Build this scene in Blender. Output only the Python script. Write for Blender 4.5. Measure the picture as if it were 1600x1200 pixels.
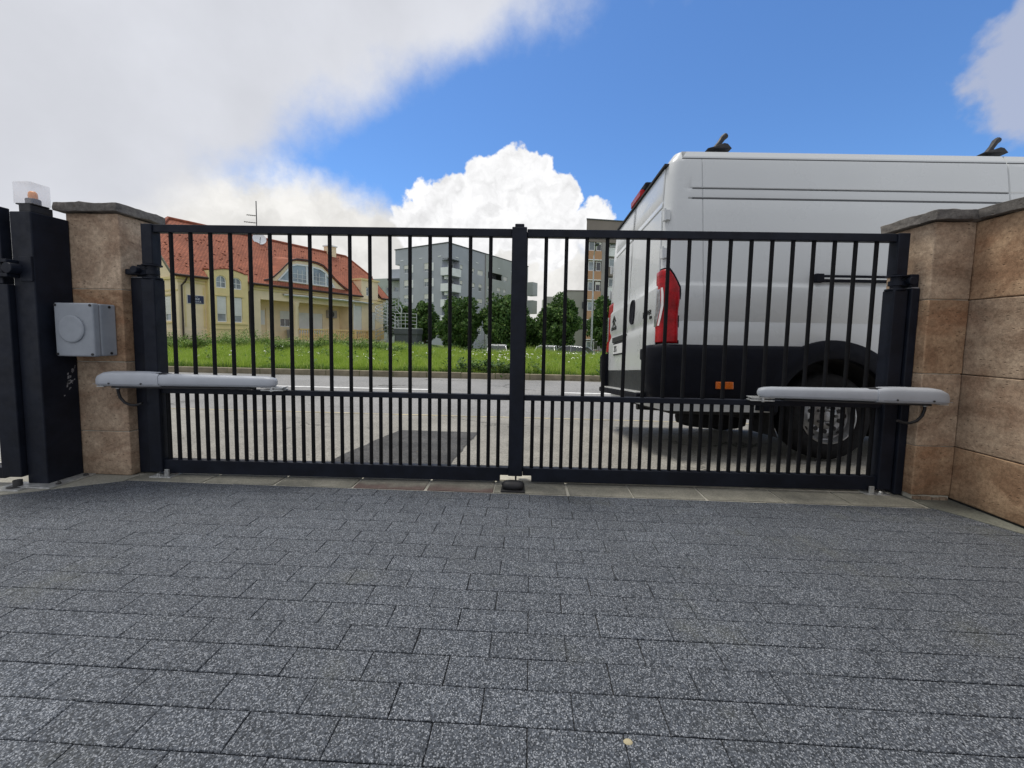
import bpy, bmesh, math, random
import numpy as np
from mathutils import Vector, Matrix

# ------------------------------------------------------------------ scene, camera, sky, sun
rad = math.radians
for o in list(bpy.data.objects):
    bpy.data.objects.remove(o)
scene = bpy.context.scene
col = scene.collection
rnd = random.Random(11)
nrs = np.random.RandomState(5)

YAW, PITCH, ROLL, FPX, CY = 2.565, 4.24, 1.018, 638.3, 572.2
camd = bpy.data.cameras.new('camera')
cam = bpy.data.objects.new('camera', camd)
col.objects.link(cam)
camd.sensor_width = 36.0
camd.lens = FPX / 1600 * 36
camd.shift_y = -(600 - CY) / 1600
camd.clip_start = 0.05
camd.clip_end = 3000
_y, _p, _r = rad(YAW), rad(PITCH), rad(ROLL)
fw = Vector((-math.sin(_y) * math.cos(_p), math.cos(_y) * math.cos(_p), -math.sin(_p)))
rt = Vector((math.cos(_y), math.sin(_y), 0))
up = rt.cross(fw)
rt2 = rt * math.cos(_r) + up * math.sin(_r)
up2 = up * math.cos(_r) - rt * math.sin(_r)
m3 = Matrix((rt2, up2, -fw)).transposed()
cam.matrix_world = Matrix.Translation((0, 0, 1)) @ m3.to_4x4()
scene.camera = cam

scene.render.engine = 'CYCLES'
scene.view_settings.view_transform = 'Standard'
scene.view_settings.look = 'None'
scene.view_settings.gamma = 1
scene.view_settings.use_curve_mapping = False
scene.view_settings.exposure = 0.0

SUN_EL, SUN_AZ = 70.0, -60.0          # azimuth from +Y towards +X
world = bpy.data.worlds.new('World')
scene.world = world
world.use_nodes = True
wt = world.node_tree
wt.nodes.clear()


def nd(nt, typ, ins=None, **props):
    n = nt.nodes.new(typ)
    for k, v in props.items():
        setattr(n, k, v)
    for k, v in (ins or {}).items():
        s = n.inputs[k]
        if isinstance(v, bpy.types.NodeSocket):
            nt.links.new(v, s)
        else:
            s.default_value = v
    return n


def mth(nt, op, a, b=None, c=None, clamp=False):
    n = nt.nodes.new('ShaderNodeMath')
    n.operation = op
    n.use_clamp = clamp
    for i, v in enumerate((a, b, c)):
        if v is None:
            continue
        if isinstance(v, bpy.types.NodeSocket):
            nt.links.new(v, n.inputs[i])
        else:
            n.inputs[i].default_value = v
    return n.outputs[0]


def vmth(nt, op, a, b=None, scale=None):
    n = nt.nodes.new('ShaderNodeVectorMath')
    n.operation = op
    for i, v in enumerate((a, b)):
        if v is None:
            continue
        if isinstance(v, bpy.types.NodeSocket):
            nt.links.new(v, n.inputs[i])
        else:
            n.inputs[i].default_value = v
    if scale is not None:
        if isinstance(scale, bpy.types.NodeSocket):
            nt.links.new(scale, n.inputs['Scale'])
        else:
            n.inputs['Scale'].default_value = scale
    return n.outputs['Value'] if op in ('DISTANCE', 'DOT_PRODUCT', 'LENGTH') else n.outputs[0]


def ramp(nt, v, lo, hi, a=0.0, b=1.0, smooth=True):
    n = nt.nodes.new('ShaderNodeMapRange')
    n.interpolation_type = 'SMOOTHSTEP' if smooth else 'LINEAR'
    n.clamp = True
    nt.links.new(v, n.inputs[0])
    for i, q in zip((1, 2, 3, 4), (lo, hi, a, b)):
        n.inputs[i].default_value = q
    return n.outputs[0]


def mixc(nt, f, a, b, mode='MIX'):
    n = nt.nodes.new('ShaderNodeMix')
    n.data_type = 'RGBA'
    n.blend_type = mode
    for i, v in ((0, f), (6, a), (7, b)):
        if isinstance(v, bpy.types.NodeSocket):
            nt.links.new(v, n.inputs[i])
        elif i == 0:
            n.inputs[i].default_value = v
        else:
            n.inputs[i].default_value = (*v[:3], 1)
    return n.outputs[2]


def noise(nt, vec, scale, detail=4, rough=0.5, out='Fac', dist=0.0):
    n = nd(nt, 'ShaderNodeTexNoise', {'Scale': scale, 'Detail': detail, 'Roughness': rough, 'Distortion': dist})
    if vec is not None:
        nt.links.new(vec, n.inputs['Vector'])
    return n.outputs[out]


# --- sky: Nishita blue, one great cloud sheet on the left, a cumulus, a bright hazy horizon
tc = wt.nodes.new('ShaderNodeTexCoord').outputs['Generated']
sky = nd(wt, 'ShaderNodeTexSky', sky_type='NISHITA', sun_disc=False, sun_elevation=rad(SUN_EL),
         sun_rotation=rad(SUN_AZ), altitude=100, air_density=1.0, dust_density=0.3, ozone_density=2.2)
skyc = mixc(wt, 1.0, sky.outputs[0], (0.88, 1.25, 1.66), 'MULTIPLY')
d0 = vmth(wt, 'NORMALIZE', tc)
sep = nd(wt, 'ShaderNodeSeparateXYZ', {0: d0})
nA = noise(wt, d0, 3.2, 7, 0.6, 'Color')
nB = noise(wt, d0, 17, 5, 0.52, 'Color')
offA = vmth(wt, 'SCALE', vmth(wt, 'SUBTRACT', nA, (0.5, 0.5, 0.5)), scale=0.30)
offB = vmth(wt, 'SCALE', vmth(wt, 'SUBTRACT', nB, (0.5, 0.5, 0.5)), scale=0.085)
offC = vmth(wt, 'SCALE', vmth(wt, 'SUBTRACT', noise(wt, d0, 48, 4, 0.55, 'Color'), (0.5, 0.5, 0.5)), scale=0.022)
dS = vmth(wt, 'ADD', d0, offA)
dC = vmth(wt, 'ADD', vmth(wt, 'ADD', d0, offB), offC)
K = 10.0                               # cloud radiances are divided by the 0.1 background strength
# high sheet (great circle half space)
sheet_d = vmth(wt, 'DOT_PRODUCT', dS, (-0.311, -0.547, 0.777))
sheet_a = ramp(wt, sheet_d, -0.045, 0.085)
sh_n = noise(wt, d0, 2.6, 6, 0.55)
sh_v = ramp(wt, sh_n, 0.25, 0.75, 0.66, 0.80)
sheet_c = mixc(wt, 1.0, (0.965 * K, 0.99 * K, 1.07 * K), nd(wt, 'ShaderNodeCombineColor', {0: sh_v, 1: sh_v, 2: sh_v}).outputs[0], 'MULTIPLY')
# horizon brightness
hz = mth(wt, 'ADD', sep.outputs[2], mth(wt, 'MULTIPLY', sep.outputs[0], 0.13))
hz = mth(wt, 'ADD', hz, mth(wt, 'MULTIPLY', mth(wt, 'SUBTRACT', noise(wt, d0, 5.5, 7, 0.6), 0.5), 0.20))
hz_a = ramp(wt, hz, 0.275, 0.195)
hz_n = ramp(wt, noise(wt, dC, 7.0, 6, 0.55), 0.32, 0.68, 0.70, 0.97)
hz_c = mixc(wt, 1.0, (1.0 * K, 0.985 * K, 0.955 * K), nd(wt, 'ShaderNodeCombineColor', {0: hz_n, 1: hz_n, 2: hz_n}).outputs[0], 'MULTIPLY')
# cumulus puffs
PUFFS = [((-0.0423, 0.9283, 0.3694), 0.052), ((-0.0993, 0.9372, 0.3343), 0.060), ((0.0148, 0.9395, 0.3421), 0.056),
         ((-0.1707, 0.9345, 0.3123), 0.055), ((-0.2347, 0.93, 0.2827), 0.056), ((-0.2711, 0.9302, 0.2475), 0.052),
         ((0.0647, 0.9398, 0.3354), 0.034), ((0.0454, 0.9555, 0.2915), 0.062), ((-0.0492, 0.9574, 0.2846), 0.088),
         ((-0.1519, 0.9568, 0.248), 0.092), ((0.1336, 0.9579, 0.2542), 0.053), ((0.1921, 0.9561, 0.2214), 0.050),
         ((0.0300, 0.9670, 0.2300), 0.080)]
fld = None
for c_, r_ in PUFFS:
    e = mth(wt, 'SUBTRACT', r_, vmth(wt, 'DISTANCE', dC, c_))
    fld = e if fld is None else mth(wt, 'SMOOTH_MAX', fld, e, 0.006)
cu_a = ramp(wt, fld, -0.001, 0.009)
rel1 = noise(wt, dC, 15, 7, 0.55)
rel2 = noise(wt, vmth(wt, 'ADD', dC, (-0.012, 0.0, 0.016)), 15, 7, 0.55)
cu_v = mth(wt, 'ADD', 0.955, mth(wt, 'MULTIPLY', mth(wt, "SUBTRACT", rel1, rel2), 0.85))
cu_v = mth(wt, 'MINIMUM', mth(wt, 'MAXIMUM', cu_v, 0.76), 1.02)
cu_c = mixc(wt, 1.0, (1.0 * K, 1.0 * K, 1.01 * K), nd(wt, 'ShaderNodeCombineColor', {0: cu_v, 1: cu_v, 2: cu_v}).outputs[0], 'MULTIPLY')
# lavender cloud at the right
fr = None
for c_, r_ in [((0.6583, 0.6169, 0.4314), 0.045), ((0.6692, 0.6337, 0.3882), 0.055), ((0.71, 0.600, 0.370), 0.10), ((0.78, 0.52, 0.36), 0.14), ((0.75, 0.48, 0.46), 0.14)]:
    e = mth(wt, 'SUBTRACT', r_, vmth(wt, 'DISTANCE', dC, c_))
    fr = e if fr is None else mth(wt, 'SMOOTH_MAX', fr, e, 0.02)
fr_a = ramp(wt, fr, -0.004, 0.024, 0.0, 0.85)
fr_c = (0.47 * K, 0.51 * K, 0.64 * K)
skyc = mixc(wt, fr_a, skyc, fr_c)
skyc = mixc(wt, hz_a, skyc, hz_c)
skyc = mixc(wt, sheet_a, skyc, sheet_c)
skyc = mixc(wt, cu_a, skyc, cu_c)
bg = nd(wt, 'ShaderNodeBackground', {'Color': skyc, 'Strength': 0.1})
nd(wt, 'ShaderNodeOutputWorld', {'Surface': bg.outputs[0]})
world.cycles.sampling_method = 'MANUAL'
world.cycles.sample_map_resolution = 1024

sl = bpy.data.lights.new('sun', 'SUN')
sl.energy = 2.9
sl.angle = rad(16)
sl.color = (1.0, 0.95, 0.87)
sun = bpy.data.objects.new('sun', sl)
col.objects.link(sun)
az, el = rad(SUN_AZ), rad(SUN_EL)
tosun = Vector((math.sin(az) * math.cos(el), math.cos(az) * math.cos(el), math.sin(el)))
sun.rotation_euler = tosun.to_track_quat('Z', 'Y').to_euler()


# ------------------------------------------------------------------ materials
def newmat(name):
    m = bpy.data.materials.new(name)
    m.use_nodes = True
    nt = m.node_tree
    b = nt.nodes['Principled BSDF']
    return m, nt, b


def wpos(nt):
    return nt.nodes.new('ShaderNodeNewGeometry').outputs['Position']


def opos(nt):
    return nt.nodes.new('ShaderNodeTexCoord').outputs['Object']


def bumpn(nt, b, h, strength, dist=0.01):
    n = nd(nt, 'ShaderNodeBump', {'Height': h, 'Strength': strength, 'Distance': dist})
    nt.links.new(n.outputs[0], b.inputs['Normal'])
    return n


def mat(name, base, rough=0.5, metal=0.0, var=0.12, vs=5.0, bump=0.0, bs=120.0, spec=0.5, coat=0.0, obj=False):
    m, nt, b = newmat(name)
    p = opos(nt) if obj else wpos(nt)
    n1 = noise(nt, p, vs, 6, 0.6)
    lo = tuple(c * (1 - var) for c in base)
    hi = tuple(min(1, c * (1 + var)) for c in base)
    c = mixc(nt, ramp(nt, n1, 0.3, 0.7), lo, hi)
    nt.links.new(c, b.inputs['Base Color'])
    r = ramp(nt, noise(nt, p, vs * 2.3, 4, 0.6), 0.3, 0.7, max(0.02, rough - 0.08), min(1, rough + 0.08))
    nt.links.new(r, b.inputs['Roughness'])
    b.inputs['Metallic'].default_value = metal
    b.inputs['Specular IOR Level'].default_value = spec
    b.inputs['Coat Weight'].default_value = coat
    b.inputs['Coat Roughness'].default_value = 0.05
    if bump:
        bumpn(nt, b, noise(nt, p, bs, 5, 0.65), bump, 0.004)
    return m


def mat_paver(name, tint):
    m, nt, b = newmat(name)
    p = wpos(nt)
    oi = nt.nodes.new('ShaderNodeObjectInfo').outputs['Random']
    v = nd(nt, 'ShaderNodeTexVoronoi', {'Vector': p, 'Scale': 225.0, 'Randomness': 1.0})
    rc = nd(nt, 'ShaderNodeSeparateColor', {0: v.outputs['Color']}).outputs
    v2 = nd(nt, 'ShaderNodeTexVoronoi', {'Vector': p, 'Scale': 330.0})
    rc2 = nd(nt, 'ShaderNodeSeparateColor', {0: v2.outputs['Color']}).outputs
    patch = noise(nt, p, 1.7, 5, 0.6)
    edge = ramp(nt, v.outputs['Distance'], 0.25, 0.55, 1.0, 0.0)
    w = mth(nt, 'MULTIPLY', ramp(nt, rc[0], 0.70, 0.98, smooth=False), edge)
    w2 = mth(nt, 'MULTIPLY', ramp(nt, rc2[1], 0.78, 0.97, smooth=False), 0.75)
    w = mth(nt, 'MAXIMUM', w, w2)
    mid = ramp(nt, rc[2], 0.2, 0.9, 0.0, 1.0, smooth=False)
    t = tint
    base = mixc(nt, mid, (0.016 * t[0], 0.0205 * t[1], 0.027 * t[2]), (0.068 * t[0], 0.079 * t[1], 0.097 * t[2]))
    c = mixc(nt, w, base, (0.315, 0.335, 0.365))
    tone = mth(nt, 'ADD', ramp(nt, mth(nt, 'POWER', oi, 3.0), 0, 1, 0.97, 1.10, smooth=False), ramp(nt, patch, 0.3, 0.7, -0.07, 0.07))
    c = mixc(nt, 1.0, c, nd(nt, 'ShaderNodeCombineColor', {0: tone, 1: tone, 2: tone}).outputs[0], 'MULTIPLY')
    # faint mossy / sandy soiling
    soil = ramp(nt, noise(nt, p, 2.3, 6, 0.65), 0.54, 0.72, 0.0, 0.22)
    c = mixc(nt, soil, c, (0.115, 0.118, 0.085))
    worn = ramp(nt, noise(nt, p, 4.1, 7, 0.7), 0.37, 0.30, 0.0, 0.30)
    c = mixc(nt, worn, c, (0.028, 0.032, 0.038))
    nt.links.new(c, b.inputs['Base Color'])
    b.inputs['Roughness'].default_value = 0.72
    b.inputs['Specular IOR Level'].default_value = 0.4
    h = mth(nt, 'ADD', v.outputs['Distance'], mth(nt, 'MULTIPLY', v2.outputs['Distance'], 0.5))
    bumpn(nt, b, h, 0.55, 0.003)
    return m


def mat_sand(name, a, bcol, red=(0.24, 0.10, 0.05), redamt=0.5, spec=0.15):
    """tumbled sandstone: cloudy browns, rust veils, pits"""
    m, nt, b = newmat(name)
    p = wpos(nt)
    oi = nt.nodes.new('ShaderNodeObjectInfo').outputs['Random']
    st = nd(nt, 'ShaderNodeMapping', {'Vector': p, 'Scale': (1, 1, 1.6)}).outputs[0]
    n1 = noise(nt, st, 3.2, 8, 0.68, dist=0.6)
    n2 = noise(nt, st, 1.6, 6, 0.6, dist=0.8)
    n3 = noise(nt, p, 42, 8, 0.78)
    n4 = noise(nt, nd(nt, 'ShaderNodeMapping', {'Vector': p, 'Scale': (1, 1, 3.0)}).outputs[0], 150, 4, 0.7)
    c = mixc(nt, ramp(nt, n1, 0.32, 0.68), a, bcol)
    c = mixc(nt, mth(nt, 'MULTIPLY', ramp(nt, n2, 0.48, 0.66), redamt), c, red)
    g = mth(nt, 'MULTIPLY', ramp(nt, n3, 0.28, 0.72, 0.66, 1.26), ramp(nt, n4, 0.3, 0.7, 0.84, 1.14))
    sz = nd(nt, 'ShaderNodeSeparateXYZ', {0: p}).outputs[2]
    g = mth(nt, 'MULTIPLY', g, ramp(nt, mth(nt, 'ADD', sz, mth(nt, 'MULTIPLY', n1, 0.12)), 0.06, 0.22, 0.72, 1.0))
    g = mth(nt, 'MULTIPLY', g, ramp(nt, oi, 0, 1, 0.88, 1.1, smooth=False))
    c = mixc(nt, 1.0, c, nd(nt, 'ShaderNodeCombineColor', {0: g, 1: g, 2: g}).outputs[0], 'MULTIPLY')
    vo = nd(nt, 'ShaderNodeTexVoronoi', {'Vector': nd(nt, 'ShaderNodeMapping', {'Vector': p, 'Scale': (1, 1, 2.2)}).outputs[0], 'Scale': 26.0})
    pit = mth(nt, 'MULTIPLY', ramp(nt, vo.outputs['Distance'], 0.10, 0.24, 1.0, 0.0), ramp(nt, noise(nt, p, 9, 4), 0.46, 0.56))
    c = mixc(nt, mth(nt, 'MULTIPLY', pit, 0.6), c, (0.10, 0.075, 0.05))
    nt.links.new(c, b.inputs['Base Color'])
    b.inputs['Roughness'].default_value = 0.9
    b.inputs['Specular IOR Level'].default_value = spec
    h = mth(nt, 'SUBTRACT', mth(nt, 'ADD', mth(nt, 'MULTIPLY', n3, 0.5), n1), pit)
    bumpn(nt, b, h, 0.5, 0.008)
    return m


def mat_ground(name, a, bcol, sc=1.2, grain=90.0, gcon=0.3, crack=0.0, cs=0.9, crackcol=(0.05, 0.05, 0.045), bump=0.3):
    m, nt, b = newmat(name)
    p = wpos(nt)
    n1 = noise(nt, p, sc, 8, 0.65)
    v = nd(nt, 'ShaderNodeTexVoronoi', {'Vector': p, 'Scale': grain})
    rc = nd(nt, 'ShaderNodeSeparateColor', {0: v.outputs['Color']}).outputs[0]
    c = mixc(nt, ramp(nt, n1, 0.3, 0.7), a, bcol)
    g = ramp(nt, rc, 0, 1, 1 - gcon, 1 + gcon, smooth=False)
    c = mixc(nt, 1.0, c, nd(nt, 'ShaderNodeCombineColor', {0: g, 1: g, 2: g}).outputs[0], 'MULTIPLY')
    spots = ramp(nt, noise(nt, p, sc * 6, 5, 0.7), 0.64, 0.72, 0.0, 0.35)
    c = mixc(nt, spots, c, tuple(q * 0.55 for q in a))
    if crack:
        pd = vmth(nt, 'ADD', p, vmth(nt, 'SCALE', vmth(nt, 'SUBTRACT', noise(nt, p, 2.5, 6, 0.7, 'Color'), (0.5, 0.5, 0.5)), scale=0.55))
        vc = nd(nt, 'ShaderNodeTexVoronoi', {'Vector': pd, 'Scale': cs}, feature='DISTANCE_TO_EDGE')
        k = mth(nt, 'MULTIPLY', ramp(nt, vc.outputs['Distance'], 0.003, 0.012, 1.0, 0.0), ramp(nt, noise(nt, p, 0.7, 2), 0.48, 0.6, 0.0, crack))
        c = mixc(nt, k, c, crackcol)
    nt.links.new(c, b.inputs['Base Color'])
    b.inputs['Roughness'].default_value = 0.85
    b.inputs['Specular IOR Level'].default_value = 0.3
    bumpn(nt, b, mth(nt, 'ADD', v.outputs['Distance'], n1), bump, 0.004)
    return m


def mat_leaf(name, dark, light, hi=None, rough=0.55, trans=0.25):
    m, nt, b = newmat(name)
    ri = nt.nodes.new('ShaderNodeNewGeometry').outputs['Random Per Island']
    p = wpos(nt)
    f = mth(nt, 'ADD', mth(nt, 'MULTIPLY', ri, 0.45), mth(nt, 'MULTIPLY', noise(nt, p, 1.4, 5), 0.55))
    c = mixc(nt, ramp(nt, f, 0.15, 0.85), dark, light)
    if hi:
        c = mixc(nt, ramp(nt, ri, 0.86, 0.95), c, hi)
    nt.links.new(c, b.inputs['Base Color'])
    b.inputs['Roughness'].default_value = rough
    b.inputs['Specular IOR Level'].default_value = 0.25
    tr = nd(nt, 'ShaderNodeBsdfTranslucent', {'Color': c})
    mx = nd(nt, 'ShaderNodeMixShader', {0: trans, 1: b.outputs[0], 2: tr.outputs[0]})
    nt.links.new(mx.outputs[0], nt.nodes['Material Output'].inputs[0])
    return m


def mat_tile(name):
    m, nt, b = newmat(name)
    o = opos(nt)
    s = nd(nt, 'ShaderNodeSeparateXYZ', {0: o}).outputs
    v = nd(nt, 'ShaderNodeCombineXYZ', {0: s[0], 1: mth(nt, 'MULTIPLY', s[2], 1.45)}).outputs[0]
    br = nd(nt, 'ShaderNodeTexBrick', {'Vector': v, 'Color1': (0.37, 0.128, 0.072, 1), 'Color2': (0.29, 0.098, 0.055, 1), 'Mortar': (0.13, 0.045, 0.03, 1),
                                       'Scale': 1.0, 'Mortar Size': 0.018, 'Mortar Smooth': 0.6, 'Bias': 0.0, 'Brick Width': 0.19, 'Row Height': 0.155})
    g = ramp(nt, noise(nt, o, 0.8, 6, 0.65), 0.3, 0.7, 0.82, 1.15)
    c = mixc(nt, 1.0, br.outputs[0], nd(nt, 'ShaderNodeCombineColor', {0: g, 1: g, 2: g}).outputs[0], 'MULTIPLY')
    nt.links.new(c, b.inputs['Base Color'])
    b.inputs['Roughness'].default_value = 0.8
    b.inputs['Specular IOR Level'].default_value = 0.25
    bumpn(nt, b, br.outputs['Fac'], 0.6, -0.02)
    return m


def mat_glass(name, tint=(0.05, 0.065, 0.08), rough=0.06):
    m, nt, b = newmat(name)
    p = wpos(nt)
    c = mixc(nt, ramp(nt, noise(nt, p, 0.9, 3), 0.35, 0.65), tint, tuple(q * 2.2 for q in tint))
    nt.links.new(c, b.inputs['Base Color'])
    b.inputs['Roughness'].default_value = rough
    b.inputs['Specular IOR Level'].default_value = 0.9
    return m


def mat_slab(name, red):
    m, nt, b = newmat(name)
    p = wpos(nt)
    n1 = noise(nt, p, 4.0, 8, 0.68)
    c = mixc(nt, ramp(nt, n1, 0.3, 0.7), (0.18, 0.175, 0.145), (0.28, 0.27, 0.225))
    if red:
        s = nd(nt, 'ShaderNodeSeparateXYZ', {0: p}).outputs
        yy = mth(nt, 'ADD', s[1], mth(nt, 'MULTIPLY', mth(nt, 'SUBTRACT', noise(nt, p, 6, 5), 0.5), 0.16))
        c = mixc(nt, ramp(nt, yy, 2.55, 2.64, red, 0.06), c, (0.115, 0.062, 0.062))
    g = ramp(nt, noise(nt, p, 120, 4, 0.7), 0.3, 0.7, 0.8, 1.2)
    c = mixc(nt, 1.0, c, nd(nt, 'ShaderNodeCombineColor', {0: g, 1: g, 2: g}).outputs[0], 'MULTIPLY')
    nt.links.new(c, b.inputs['Base Color'])
    b.inputs['Roughness'].default_value = 0.9
    b.inputs['Specular IOR Level'].default_value = 0.2
    bumpn(nt, b, n1, 0.3, 0.006)
    return m


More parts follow.
